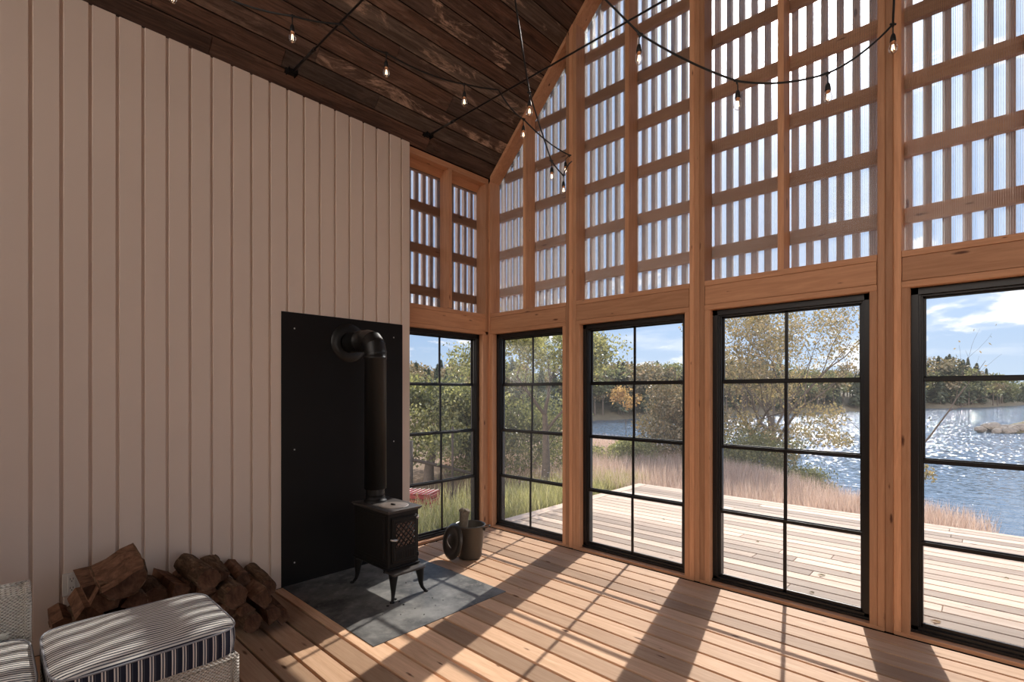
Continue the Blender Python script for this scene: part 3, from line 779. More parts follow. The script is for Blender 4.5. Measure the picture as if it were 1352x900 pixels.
# the log standing in the bucket: a pale barked stick with a knotty head
stick = plain('pale_lichen_bark', (.20, .165, .125), .9, 0, .1, .45, 60)
m = M(); c = Vector((bx-.035, by-.06, .02)); pts = []; rad = []
for k in range(15):
    t = k/14; pts.append(c + Vector((.010*t, .02*t, .375*t))); rad.append(.033 + .004*noise.noise(Vector((0, 0, t*6))) + (.008*max(0, t-.6)/.4))
m.tube(pts, rad, 18)
top_ = pts[-1]
m.tube([top_ + Vector((0, 0, -.03)), top_ + RT*-.030 + Vector((0, 0, .020))], [.030, .022], 14)
m.tube([top_ + Vector((0, 0, -.05)), top_ + RT*.028 + FW*-.01 + Vector((0, 0, .012))], [.028, .024], 14)
stk = m.build('knotty_log', stick, None, tuple(c)); tag(stk, 'knotty pale barked log standing upright in the grey bucket', 'firewood')

# ------------------------------------------------------------------ wall outlet
oy0, oz = .300, .345
ot = empty('wall_outlet', (-3.65, .339, .345)); tag(ot, 'white double electrical outlet on the board wall above the left woodpile', 'outlet')
m = M(); m.box(-3.6495, -3.643, .300, .378, .285, .408, .002); m.build('cover_plate', white_pl, ot)
m = M(); m.box(-3.644, -3.6405, .322, .356, .297, .396, .002); rc = m.build('receptacle', white_pl, ot)
for zc_ in (.322, .371):
    for yo in (-.006, .006):
        m = M(); m.box(-3.6411, -3.6402, .339+yo-.0013, .339+yo+.0013, zc_-.001, zc_+.009, 0); m.build('slot', rubber, rc)
    m = M(); m.box(-3.6411, -3.6402, .3365, .3415, zc_-.011, zc_-.006, 0); m.build('slot', rubber, rc)

# ------------------------------------------------------------------ ottoman and wicker seat
def stripes(name, mode):
    mt, nt, ns, L = newmat(name)
    tc = N(nt, 'ShaderNodeTexCoord'); sp_ = N(nt, 'ShaderNodeSeparateXYZ'); L.new(tc.outputs['Object'], sp_.inputs[0])
    if mode == 'x': u = sp_.outputs[0]
    elif mode == 'y': u = sp_.outputs[1]
    else:
        ge = N(nt, 'ShaderNodeNewGeometry'); sn = N(nt, 'ShaderNodeSeparateXYZ'); L.new(ge.outputs['Normal'], sn.inputs[0])
        k = mathn(nt, 'GREATER_THAN', mathn(nt, 'ABSOLUTE', sn.outputs[1]), .72)
        mx = N(nt, 'ShaderNodeMix'); L.new(k, mx.inputs[0]); L.new(sp_.outputs[1], mx.inputs[2]); L.new(sp_.outputs[0], mx.inputs[3]); u = mx.outputs[0]
    per = {'x': .0360, 'y': .0330, 'n': .0330}[mode]
    f = mathn(nt, 'FRACT', mathn(nt, 'ADD', mathn(nt, 'DIVIDE', u, per), 100.13))
    navy, cream, mid = (.020, .022, .038), (.78, .74, .68), (.10, .105, .13)
    if mode == 'x': stops = [(0, navy), (.20, cream), (.50, mid), (.70, cream), (.99, navy)]
    else: stops = [(0, navy), (.34, cream), (.46, mid), (.62, cream), (.72, navy), (.84, mid), (.90, navy)]
    n = N(nt, 'ShaderNodeValToRGB'); cr = n.color_ramp; cr.interpolation = 'CONSTANT'
    while len(cr.elements) < len(stops): cr.elements.new(.5)
    for e, (p, c_) in zip(cr.elements, stops): e.position = p; e.color = (*c_, 1)
    L.new(f, n.inputs[0])
    wv = tex(nt, mapped(nt, (1, 1, 1)), 420, 2); fold = tex(nt, mapped(nt, (9, 3, 3)), 1.5, 3, .5)
    return finish(mt, nt, n.outputs[0], .85, 0, fold, .25, .012, .2)
st_x, st_n = stripes('striped_cloth_top', 'x'), stripes('striped_cloth_side', 'n')
piping_m = plain('piping_cloth', (.30, .30, .32), .8)
def wicker():
    mt, nt, ns, L = newmat('white_wicker')
    tc = N(nt, 'ShaderNodeTexCoord'); s3 = N(nt, 'ShaderNodeSeparateXYZ'); L.new(tc.outputs['Object'], s3.inputs[0])
    hor = mathn(nt, 'ADD', s3.outputs[0], s3.outputs[1]); kk = 2*PI/.0150; kz = 2*PI/.0062
    a = mathn(nt, 'SINE', mathn(nt, 'MULTIPLY', hor, kk)); b = mathn(nt, 'SINE', mathn(nt, 'MULTIPLY', s3.outputs[2], kz))
    par = mathn(nt, 'MULTIPLY', a, mathn(nt, 'SINE', mathn(nt, 'MULTIPLY', s3.outputs[2], kz/2)))
    hgt = mathn(nt, 'ADD', mathn(nt, 'MULTIPLY', b, .5), par)
    hole = N(nt, 'ShaderNodeMapRange'); hole.inputs[1].default_value = -.55; hole.inputs[2].default_value = -.9; hole.inputs[3].default_value = 0; hole.inputs[4].default_value = 1
    L.new(hgt, hole.inputs[0])
    c = mixc(nt, mathn(nt, 'MULTIPLY', hole.outputs[0], .8), (.86, .79, .69), (.22, .17, .12))
    return finish(mt, nt, c, .55, 0, hgt, .9, .004, .4)
wick = wicker()
def cushion(x0, x1, y0, y1, z0, z1, puff, parent, mat_top, mat_side, cr_=.05, ripple=.0):
    """pillowy box cushion: domed top, boxed band, piping along the upper seam"""
    def edge(t, k):      # rounded rectangle outline
        hx, hy = (x1-x0)/2, (y1-y0)/2; cx, cy = (x0+x1)/2, (y0+y1)/2
        a = 2*PI*t; c, s = math.cos(a), math.sin(a); p = 7.0
        d = (abs(c)**p + abs(s)**p)**(-1/p)
        return cx + hx*k*c*d, cy + hy*k*s*d
    n = 120; rings = 14; m = M(); vs = []; fs = []
    for i in range(rings+1):
        k = 1 - (i/rings)**1.0; kk = max(k, .0001)
        for j in range(n):
            x, y = edge(j/n, kk)
            z = z1 + puff*(1-kk**3.2) + ripple*noise.noise(Vector((x*6, y*9, 3)))*(1-kk**4) - .006*(kk**18)
            vs.append((x, y, z))
    for i in range(rings):
        for j in range(n): j2 = (j+1) % n; fs.append((i*n+j, i*n+j2, (i+1)*n+j2, (i+1)*n+j))
    m.add(vs, fs, smooth=True); m.build('cushion_top', mat_top, parent)
    m = M(); vs = []; fs = []
    for i in range(9):
        t = i/8
        for j in range(n):
            b = 1 + (.012*math.sin(t*PI)); x, y = edge(j/n, b + .004*noise.noise(Vector((j*.6, t*2, 1)))); vs.append((x, y, z0 + (z1-.006-z0)*t))
    for i in range(8):
        for j in range(n): j2 = (j+1) % n; fs.append((i*n+j, i*n+j2, (i+1)*n+j2, (i+1)*n+j))
    m.add(vs, fs, smooth=True); m.add(vs[:n], [tuple(range(n))]); sd = m.build('boxing_band', mat_side, parent)
    m = M(); m.tube([(*edge(j/n, 1.004), z1-.005) for j in range(n+1)], .0034, 6, cap=False); m.build('piping', piping_m, sd)
OT = empty('wicker_ottoman', (-2.39, .43, 0)); tag(OT, 'white wicker ottoman with a navy and cream striped cushion before the woodpiles', 'ottoman')
m = M(); m.box(-2.640, -2.150, .165, .690, .02, .362, .02)
for a, b in ((-2.640, .165), (-2.150, .165), (-2.640, .690), (-2.150, .690)): m.tube([(a, b, .0), (a, b, .362)], .011, 12)
for zz in (.362, .03): m.tube([(-2.64, .165, zz), (-2.15, .165, zz), (-2.15, .69, zz), (-2.64, .69, zz), (-2.64, .165, zz)], .010, 10)
m.build('wicker_base', wick, OT)
cushion(-2.655, -2.130, .150, .702, .377, .478, .012, OT, st_x, st_n, ripple=.010)
WC = empty('wicker_chair', (-2.45, -.25, 0)); tag(WC, 'white wicker seat with striped cushion, cut off by the left edge of the photo', 'chair')
m = M(); m.box(-2.72, -2.19, -.75, .105, .02, .372, .02); m.build('wicker_base', wick, WC)
m = M()
prof = [(-2.735, .10), (-2.735, .56), (-2.745, .605), (-2.775, .632), (-2.815, .632), (-2.845, .605), (-2.86, .55), (-2.86, .02)]
m.prism([(x, z) for x, z in prof], 'y', -.75, .125); m.build('backrest', wick, WC)
m = M(); m.tube([(x, .125, z) for x, z in prof[:]], .011, 10); m.tube([(prof[3][0]-.02, yy, .633) for yy in (-.75, .125)], .012, 10); m.build('edge_roll', wick, WC)
cushion(-2.725, -2.17, -.76, .125, .382, .455, .025, WC, st_x, st_n, ripple=.014)
knit = plain('grey_knit', (.32, .31, .28), .9, 0, .1, .4, 160)
m = M(); n = 16; vs = []
c0 = at(16, 839, 1.885); c0.z = .494
for i in range(n+1):
    for j in range(n+1):
        u, v = i/n, j/n
        p = c0 + Vector((-.10*u + .11*v, -.30*u - .16*v, .016*noise.noise(Vector((u*3, v*3, 2))) + .004)); vs.append(p)
fs = [(i*(n+1)+j, (i+1)*(n+1)+j, (i+1)*(n+1)+j+1, i*(n+1)+j+1) for i in range(n) for j in range(n)]
m.add(vs + [p - Vector((0, 0, .012)) for p in vs], fs + [tuple(k+(n+1)**2 for k in f) for f in fs], smooth=True)
o = m.build('knit_throw', knit, None, tuple(c0)); tag(o, 'corner of a grey knitted throw lying on the striped seat cushion', 'blanket')

# ------------------------------------------------------------------ tie rods across the room
for k, (yy, lab) in enumerate(((1.535, 'thin dark steel tie rod crossing overhead nearer the camera, with a black wall bracket'), (2.755, 'thin dark steel tie rod crossing overhead nearer the corner windows, with a black bracket'))):
    z_ = 3.70; x0 = -3.60
    tr = empty('tie_rod', (x0, yy, z_)); tag(tr, lab, 'tie rod')
    m = M(); m.tube([(x0+.02, yy, z_), (RX-.5, yy, z_)], .0065, 10); m.build('rod', steel_rod, tr)
    m = M(); m.tube([(x0+.01, yy, z_), (x0+.30, yy, z_)], .0095, 10); m.tube([(x0+.28, yy, z_), (x0+.33, yy, z_)], .012, 8); m.build('turnbuckle', steel_rod, tr)
    m = M(); s = .70711
    mt = Matrix.Rotation(-PI/4, 3, 'Y')
    m.box(-3.668-.02, -3.668+.02, yy-.036, yy+.036, roof(-3.655)-.006, roof(-3.655)+.002, .001, mat=mt)
    m.box(-3.66, -3.60, yy-.032, yy-.027, z_-.018, z_+.018, .001); m.box(-3.66, -3.60, yy+.027, yy+.032, z_-.018, z_+.018, .001)
    m.box(-3.612, -3.600, yy-.032, yy+.032, z_-.010, z_+.010, .001)
    m.build('bracket', black_steel, tr)

# ------------------------------------------------------------------ string lights
def bezier_chain(pts, sag):
    out = []
    for i, (a, b) in enumerate(zip(pts[:-1], pts[1:])):
        s = sag[i] if hasattr(sag, '__len__') else sag
        for k in range(10 if i < len(pts)-2 else 11):
            t = k/10; p = a.lerp(b, t); p.z -= s*4*t*(1-t); out.append(p)
    return out
proto = None
def bulb_parts(parent, p, lean=(0, 0)):
    """tap plug, drop lead and socket (part) with glass, cap and filament (sub-parts) hung from p"""
    global proto
    q = p + Vector((lean[0], lean[1], -.052))
    m = M(); m.tube([p + Vector((0, 0, .006)), p + Vector((0, 0, -.016))], [.0075, .0048], 10); m.tube([p + RT*-.016, p + RT*.016], .0052, 8)
    m.tube([p, p.lerp(q, .5) + Vector((lean[0]*.4, lean[1]*.4, 0)), q], .0034, 8)
    m.lathe([(.0035, 0), (.008, -.004), (.0125, -.018), (.0145, -.034), (.0150, -.046), (.012, -.047)], q, 20)
    o = m.build('lamp_socket', rubber, parent)
    if proto is None:
        g = M(); g.lathe([(.0125, -.044), (.0135, -.054), (.019, -.068), (.0215, -.082), (.0205, -.095), (.014, -.107), (.006, -.1125), (.0005, -.1135)], (0, 0, 0), 22)
        g0 = g.build('bulb', bulb_g, None); 
        c_ = M(); c_.lathe([(.0125, -.040), (.0128, -.053), (.006, -.056), (.004, -.062), (.001, -.063)], (0, 0, 0), 18); c0_ = c_.build('bulb_cap', brass, None)
        f_ = M()
        for k in range(4):
            a = k*PI/2+.4; f_.tube([(.004*math.cos(a), .004*math.sin(a), -.062), (.0075*math.cos(a), .0075*math.sin(a), -.092)], .0011, 5)
        f0_ = f_.build('filament', filament, None); proto = (g0, c0_, f0_)
        new = proto
    else:
        new = []
        for s in proto: c = s.copy(); C.objects.link(c); new.append(c)
    for s in new:
        s.parent = o; po = Vector(o['_o']); s.location = q - po; s['_o'] = tuple(q)
    return o
def string(name_label, anchors, bulbs, lean, sag, base):
    root = empty('string_light', tuple(base)); tag(root, name_label, 'string lights', 'black string lights with clear bulbs')
    m = M(); m.tube(bezier_chain(anchors, sag), .0056, 8); m.build('cable', rubber, root)
    for i, k in enumerate(bulbs): bulb_parts(root, anchors[k], lean[i])
    return root
hook1 = at(752, 205, 4.44)
s1 = [at(120, -60, 2.75), at(228, -32, 2.95), at(300, -2, 3.02), at(386, 21, 3.05), at(452, 32, 3.13), at(510, 70, 3.38), at(613, 111, 3.68), at(658, 118.5, 3.815), at(691, 157, 4.15), hook1]
string('string of lights running under the barn board ceiling from upper left to the corner post', s1, [1, 3, 5, 6, 8, 9], [(0, 0)]*5 + [(-.03, -.02)], [.02, .02, .015, .01, .03, .03, .005, .03, .03], s1[0])
s2 = [at(664, -90, 2.55), at(680, 0, 2.95), at(699, 122, 3.45), at(728, 212, 4.1), at(744, 231, 4.35), at(755, 213, 4.40)]
string('string of lights dropping steeply past the ceiling boards to the same post', s2, [2, 3, 4], [(0, 0), (.004, 0), (0, 0)], [0, .01, .01, .01, -.02], s2[0])
s3 = [at(700, -95, 2.9), at(800, 0, 2.84), at(845, 45, 2.75), at(973, 107, 2.8), at(1092, 97, 2.76), at(1179, 32, 2.80), at(1183, -60, 2.83)]
string('string of lights swagged across the bright slatted panels to the right-hand post', s3, [2, 3, 4, 5], [(-.006, 0), (.004, 0), (.004, .0), (0, 0)], [0, 0, .02, .03, .03, .0], s3[0])

# ------------------------------------------------------------------ outside: deck, land, water, plants
def deck():
    m = M(); y = 6.80; k = 0; w = .1375
    while y > 3.9:
        x = -3.70; cuts = [x]; c = x + U(1.5, 3.6)
        while c < 5.5: cuts.append(c); c += U(2.2, 4.2)
        cuts.append(6.4)
        for a, b in zip(cuts[:-1], cuts[1:]): m.box(a+.001, b-.002, max(y-w+.0135, 3.875), y, -.036, 0, .003, tone=R())
        y -= w
    m.box(-3.70, 6.4, 6.808, 6.905, -.036, .001, .003, tone=.8)
    return struct(m.build('outdoor_deck', deck_out))
deck()
m = M(); m.box(-3.85, -3.708, 3.94, 6.905, -.036, .001, .003, tone=.8); m.box(-3.83, -3.80, 3.94, 6.88, -.25, -.04, .002, tone=.5); struct(m.build('trim_3', deck_out_y))
m = M(); m.box(-3.7, 6.3, 6.84, 6.87, -.26, -.04, .002, tone=.5); struct(m.build('trim_4', deck_out))
m = M(); m.box(-3.7, 6.3, 3.97, 6.8, -.34, -.30, 0); struct(m.build('trim_5', dark_gap))  # near-black sheet, painted shade beneath the deck gaps

def ground_z(x, y):
    s = (y-9.0) + (x+1.0)*.70
    z = -.34 - .40*(s if s > 1 else ((s+1)**2/4 if s > -1 else 0))
    z += .10*noise.noise(Vector((x*.22, y*.22, 0)))*min(1, max(0, (math.hypot(x, y)-7)/6))
    if x < -7: z += .030*(-7-x) if x > -40 else .99
    return max(z, -5.2)
def soil():
    mt, nt, ns, L = newmat('meadow_soil')
    v = mapped(nt, (1, 1, 1)); a = tex(nt, v, .5, 6, .6); b = tex(nt, v, 7, 5, .7)
    c = mixc(nt, a, (.25, .165, .12), (.36, .25, .18)); c = mixc(nt, mathn(nt, 'MULTIPLY', b, .6), c, (.16, .13, .06))
    return finish(mt, nt, c, .95, 0, b, .8, .05, .1)
soil_m = soil()
m = M(); xs = [-170 + i*i*.0 + 0 for i in range(1)]
def axis_pts(lo, hi, fine, step):
    out = [lo]; v = lo
    while v < hi:
        s = step if -fine < v < fine else max(step, (abs(v)-fine)*.22+step)
        v += s; out.append(min(v, hi))
    return out
xs = axis_pts(-160, 60, 16, 1.0); ys = axis_pts(-40, 110, 24, 1.0)
vs = [(x, y, ground_z(x, y) - (.35 if (-4.3 < x < 5 and y < 7) else 0)) for y in ys for x in xs]
nx = len(xs); fs = [(j*nx+i, j*nx+i+1, (j+1)*nx+i+1, (j+1)*nx+i) for j in range(len(ys)-1) for i in range(nx-1)]
m.add(vs, fs, smooth=True); struct(m.build('ground', soil_m, recalc=False))

def water():
    mt, nt, ns, L = newmat('lake_water')
    v = mapped(nt, (1, 1, 1)); a = tex(nt, v, 1.3, 3, .6, .4); b = tex(nt, v, 3.2, 3, .6)
    h = mathn(nt, 'ADD', a, mathn(nt, 'MULTIPLY', b, .16))
    b_ = N(nt, 'ShaderNodeBsdfPrincipled'); b_.inputs['Base Color'].default_value = (.085, .145, .22, 1); b_.inputs['Roughness'].default_value = .09
    b_.inputs['IOR'].default_value = 1.33; b_.inputs['Specular IOR Level'].default_value = .9
    vo = N(nt, 'ShaderNodeTexVoronoi', feature='F1'); vo.inputs['Scale'].default_value = 1; L.new(mapped(nt, (5, 5, 5)), vo.inputs['Vector'])   # wavelet facets
    sc_ = N(nt, 'ShaderNodeSeparateColor'); L.new(vo.outputs['Color'], sc_.inputs[0])
    cn = N(nt, 'ShaderNodeCombineXYZ')
    s3 = N(nt, 'ShaderNodeSeparateXYZ'); tc_ = N(nt, 'ShaderNodeTexCoord'); L.new(tc_.outputs['Object'], s3.inputs[0])   # the lee of the near bank is calmer
    amp = N(nt, 'ShaderNodeMapRange'); amp.inputs[1].default_value = 32; amp.inputs[2].default_value = 56; amp.inputs[3].default_value = .05; amp.inputs[4].default_value = .60; L.new(s3.outputs[1], amp.inputs[0])
    for i in range(2): L.new(mathn(nt, 'MULTIPLY', mathn(nt, 'SUBTRACT', sc_.outputs[i], .5), amp.outputs[0]), cn.inputs[i])
    cn.inputs[2].default_value = 1
    nv = N(nt, 'ShaderNodeVectorMath', operation='NORMALIZE'); L.new(cn.outputs[0], nv.inputs[0])
    bn = N(nt, 'ShaderNodeBump', i_Strength=1.0, i_Distance=.10); L.new(h, bn.inputs['Height']); L.new(nv.outputs[0], bn.inputs['Normal']); L.new(bn.outputs[0], b_.inputs['Normal'])
    o = N(nt, 'ShaderNodeOutputMaterial'); L.new(b_.outputs[0], o.inputs[0]); return mt
m = M(); m.add([(-400, -60, -4), (500, -60, -4), (500, 700, -4), (-400, 700, -4)], [(0, 1, 2, 3)])
o = m.build('lake', water(), recalc=False); tag(o, 'blue lake glittering in the sun behind the deck', 'lake', kind='stuff')

# far shore: land strip given by (photo column, distance)
shore = [(300, 70), (560, 62), (640, 66), (700, 74), (760, 88), (800, 95), (850, 100), (930, 108), (1040, 120), (1140, 138), (1200, 158), (1260, 165), (1312, 178), (1352, 205), (1400, 260)]
def interp(px):
    for (a, ta), (b, tb) in zip(shore[:-1], shore[1:]):
        if a <= px <= b: return ta + (tb-ta)*(px-a)/(b-a)
    return shore[-1][1] if px > shore[-1][0] else shore[0][1]
m = M(); vs = []; cols = list(range(300, 1401, 10))
for px in cols:
    t = interp(px)*(1 + .015*math.sin(px*.13)); 
    for dt, z in ((0, -4.3), (2.0, -3.5), (8, -2.4), (30, 1.0), (120, 3)):
        p = at(px, 517, t+dt); vs.append((p.x, p.y, z))
fs = [(i*5+j, (i+1)*5+j, (i+1)*5+j+1, i*5+j+1) for i in range(len(cols)-1) for j in range(4)]
rocky = plain('far_bank', (.20, .17, .12), .9, 0, .1, .4, .6)
m.add(vs, fs, smooth=True); struct(m.build('far_shore', rocky, recalc=False))

def leaf_mat(name, c0, c1, c2, trans=.45, tint=(1.15, 1.12, .80)):
    mt, nt, ns, L = newmat(name); tn = tone(nt)
    col = ramp(nt, tn, [(0, c0), (.5, c1), (1, c2)])
    d = N(nt, 'ShaderNodeBsdfDiffuse'); t = N(nt, 'ShaderNodeBsdfTranslucent'); g = N(nt, 'ShaderNodeBsdfGlossy', i_Roughness=.35)
    L.new(col, d.inputs[0]); L.new(mixc(nt, 1, col, tint, 'MULTIPLY'), t.inputs[0])
    a = N(nt, 'ShaderNodeMixShader', i_0=trans); L.new(d.outputs[0], a.inputs[1]); L.new(t.outputs[0], a.inputs[2])
    b = N(nt, 'ShaderNodeMixShader', i_0=.06); L.new(a.outputs[0], b.inputs[1]); L.new(g.outputs[0], b.inputs[2])
    o = N(nt, 'ShaderNodeOutputMaterial'); L.new(b.outputs[0], o.inputs[0]); return mt
lf_green = leaf_mat('green_leaves', (.15, .165, .075), (.30, .31, .135), (.56, .53, .25))
lf_autumn = leaf_mat('autumn_leaves', (.17, .155, .08), (.32, .26, .13), (.50, .36, .19))
lf_orange = leaf_mat('orange_leaves', (.28, .20, .08), (.50, .30, .12), (.62, .42, .2))
lf_dark = leaf_mat('dull_green_leaves', (.10, .12, .06), (.19, .20, .095), (.33, .32, .15))
lf_ever = leaf_mat('evergreen_needles', (.055, .07, .05), (.10, .12, .075), (.16, .18, .11), .2)
lf_mixed = leaf_mat('distant_autumn_leaves', (.13, .125, .07), (.24, .20, .11), (.38, .27, .15), .25)
bark_t = plain('grey_tree_bark', (.16, .13, .11), .9, 0, .1, .35, 20)
dry_m = leaf_mat('dry_grass_blades', (.46, .33, .26), (.68, .52, .43), (.86, .73, .65), .5, (1.1, 1.02, .92))
grn_m = leaf_mat('green_grass_blades', (.27, .26, .10), (.48, .46, .20), (.74, .67, .42), .45)

def leaves(m, cen, n, rad, size, rg, flat=1.0):
    for _ in range(n):
        while True:
            q = Vector((rg.uniform(-1, 1), rg.uniform(-1, 1), rg.uniform(-1, 1)))
            if q.length < 1: break
        p = Vector(cen) + Vector((q.x*rad, q.y*rad, q.z*rad*flat)); s = size*rg.uniform(.6, 1.25)
        a = Vector((rg.gauss(0, 1), rg.gauss(0, 1), rg.gauss(0, .7))).normalized(); b = a.orthogonal().normalized()
        b = (Matrix.Rotation(rg.uniform(0, 6.28), 3, a) @ b)*s*.5; c = a.cross(b).normalized()*s*.28
        m.add([p-b, p-b*.1+c, p+b, p-b*.1-c], [(0, 1, 2, 3)], rg.random())
def tree(name, label, base, h, spread, nleaf, lsize, lmat, seed, trunks=1, group=None, cat='tree', lean=(0, 0), levels=4, tr=.07, first=.25, up=.55, cr=.22, zmax=None, skirt=None):
    rg = random.Random(seed); root = empty(name, tuple(base)); tag(root, label, cat, group)
    wm = M(); tips = []
    def grow(p, d, ln, r, lev):
        pts = [p]; rad = [r]; k = 5
        for i in range(k):
            d = (d + Vector((rg.gauss(0, .10), rg.gauss(0, .10), rg.gauss(0, .06)+.03))).normalized()
            p = p + d*(ln/k); pts.append(p); rad.append(r*(1-.5*(i+1)/k))
        wm.tube(pts, rad, 7 if lev < 2 else 5, cap=False)
        if lev >= levels: tips.append(pts[-1]); tips.append(pts[-3]); return
        nb = 3 if lev < 2 else rg.choice([2, 3])
        for j in range(nb):
            az = rg.uniform(0, 2*PI) if lev else 2*PI*(j/nb)+rg.uniform(-.5, .5)
            el = rg.uniform(.25, .95)
            nd = (d*up*1.2 + Vector((math.cos(az)*el, math.sin(az)*el, rg.uniform(-.1, .35)))).normalized()
            st_ = pts[-1 - (rg.randint(0, 2) if lev else rg.randint(0, 1))]
            grow(st_, nd, ln*rg.uniform(.58, .78), rad[-1]*rg.uniform(.62, .85), lev+1)
        if lev >= 2: tips.append(pts[-2])
    for k in range(trunks):
        a = 2*PI*k/max(1, trunks)+rg.uniform(0, 1)
        d = Vector((math.cos(a)*.33*(trunks > 1)+lean[0], math.sin(a)*.33*(trunks > 1)+lean[1], 1)).normalized()
        grow(Vector(base) + Vector((math.cos(a)*.06*(trunks > 1), math.sin(a)*.06*(trunks > 1), -.05)), d, h*first*rg.uniform(.9, 1.15), tr*(1 if trunks == 1 else .7), 0)
    # rescale crown to the wanted height and spread
    mx = max(t.z for t in tips) - base[2]; sr = max(math.hypot(t.x-base[0], t.y-base[1]) for t in tips)
    kz, kr = h/mx, spread/max(sr, .01)
    def fix(p): return (base[0]+(p[0]-base[0])*kr, base[1]+(p[1]-base[1])*kr, base[2]+(p[2]-base[2])*kz)
    wm.v = [fix(p) for p in wm.v]; tips = [Vector(fix(t)) for t in tips]
    wm.build('trunk', bark_t, root, recalc=False)
    if nleaf:
        lm = M(); per = max(1, nleaf//len(tips))
        for t in tips: leaves(lm, t, per, cr*rg.uniform(.7, 1.3), lsize, rg, .75)
        if cat == 'bush' or skirt:
            for _ in range(60 if not skirt else skirt[2]):
                a = rg.uniform(0, 2*PI); q = rg.random()**.5*spread*.92; zf = rg.uniform(.10, .80) if not skirt else rg.uniform(skirt[0], skirt[1])
                leaves(lm, (base[0]+q*math.cos(a), base[1]+q*math.sin(a), base[2]+h*zf*(1-.45*(q/spread)**2)), nleaf//75, cr*.9, lsize, rg, .8)
        lm.build('foliage', lmat, root, recalc=False)
    return root
def ground_at(px, t):
    p = at(px, 517, t); return (p.x, p.y, ground_z(p.x, p.y))
tree('autumn_tree', 'spreading multi-stemmed tree with thinning yellow-brown leaves at the lake edge behind the deck', ground_at(1018, 13), 5.5, 3.3, 13000, .072, lf_autumn, 5, trunks=4, levels=4, tr=.10, first=.20, cr=.34, skirt=(.30, .62, 34))
tree('bare_sapling', 'nearly bare grey sapling rising right of the spreading autumn tree', ground_at(1140, 10.5), 3.2, 1.1, 60, .05, lf_autumn, 8, levels=3, tr=.03)
tree('green_tree', 'slender tree with dense green leaves outside the first gable window', ground_at(722, 8.6), 3.05, 1.5, 13000, .058, lf_green, 21, levels=4, tr=.055, first=.30, cr=.30)
tree('leafy_tree', 'yellow-green leafy tree on a dark trunk outside the window behind the stove', ground_at(566, 9.5), 1.85, 1.35, 10000, .065, lf_green, 31, trunks=1, levels=3, tr=.055, first=.38, cr=.34, skirt=(.42, .8, 40))
tree('leafy_tree', 'dull green leafy tree behind the corner post of the glazed walls', ground_at(622, 10.2), 1.85, 1.45, 10000, .07, lf_dark, 33, trunks=1, levels=3, tr=.05, first=.38, cr=.36, skirt=(.42, .8, 40))
tree('leafy_bush', 'rounded dark green bush seen low through the first gable window', ground_at(686, 10.4), 1.55, 1.5, 13000, .06, lf_dark, 34, trunks=3, levels=3, tr=.03, cr=.36, cat='bush')
tree('autumn_bush', 'dense olive and tan bush against the right edge of the second gable window', ground_at(897, 12.2), 2.0, 1.15, 13000, .07, lf_mixed, 35, trunks=4, levels=3, tr=.03, first=.2, cr=.36, cat='bush')
tree('green_bush', 'low green bush at the foot of the spreading autumn tree', ground_at(975, 11.6), 1.25, 1.25, 9500, .055, lf_dark, 36, trunks=4, levels=3, tr=.03, first=.2, cr=.30, cat='bush')
tree('green_bush', 'low olive bush right of the trunks of the spreading autumn tree', ground_at(1052, 11.8), 1.0, .85, 4500, .055, lf_dark, 46, trunks=3, levels=3, tr=.025, first=.2, cr=.24, cat='bush')
tree('green_bush', 'low green bush on the bank below the lake, left of the second window mullion', ground_at(830, 11.6), .62, 1.0, 7000, .05, lf_green, 37, trunks=4, levels=3, tr=.02, first=.2, cr=.20, cat='bush')
tree('orange_sapling', 'thin sapling with a tuft of orange leaves in front of the far shore', ground_at(828, 14), 1.75, .42, 900, .075, lf_orange, 38, levels=2, tr=.02, first=.5, cr=.2)
tree('low_shrub', 'small brown leggy shrub at the deck edge below the lake view', ground_at(1282, 8.4), .95, .35, 120, .03, lf_mixed, 39, levels=2, tr=.010, cat='shrub')
# overhanging twigs left of the rightmost window belong to a slim shoreline tree
tree('bare_sapling', 'thin leaning sapling with a few curled leaves at the left edge of the rightmost window', ground_at(1196, 9.6), 4.1, 1.35, 46, .06, lf_autumn, 44, levels=3, tr=.03, lean=(.1, 0))

def clump(name, label, cells, n, h0, h1, mat, seed, width=.006, lean=.35, group=None):
    rg = random.Random(seed); m = M()
    for _ in range(n):
        x, y = cells(rg); z = ground_z(x, y)
        h = rg.uniform(h0, h1); a = rg.uniform(0, 2*PI); l = rg.uniform(.1, lean)*h; w = width*rg.uniform(.7, 1.4)
        dx, dy = math.cos(a), math.sin(a); px, py = -dy*w, dx*w
        b = Vector((x, y, z-.02)); p1 = b + Vector((dx*l*.3, dy*l*.3, h*.55)); p2 = b + Vector((dx*l, dy*l, h))
        m.add([b+Vector((px, py, 0)), b-Vector((px, py, 0)), p1-Vector((px, py, 0))*.8, p1+Vector((px, py, 0))*.8, p2], [(0, 1, 2, 3), (3, 2, 4)], rg.random())
        if rg.random() < .5 and h0 > .35:      # seed head
            q = p2; s = w*2.6
            m.add([q+Vector((s, 0, -.02)), q+Vector((-s, 0, 0)), q+Vector((0, s, .03)), q+Vector((0, -s, .0))], [(0, 2, 1, 3)], .6+.4*rg.random())
    o = m.build(name, mat, recalc=False); tag(o, label, 'grass', kind='stuff'); return o
def cell_dry(rg):
    while True:
        x = rg.uniform(-9, .35); y = rg.uniform(6.98, 13.0)
        if y < 11.8 - (x+4)*1.25 and not (x > -.5 and y > 7.5 - x): return x, y
clump('dry_grass', 'pale tan dry grass growing beyond the deck edge', cell_dry, 52000, .24, .50, dry_m, 3, .0030)
def cell_edge(rg):
    while True:
        x = rg.uniform(-1.6, .12); y = rg.uniform(6.95, 8.1)
        if rg.random() < min(1, (.14-x)*1.6): return x, y
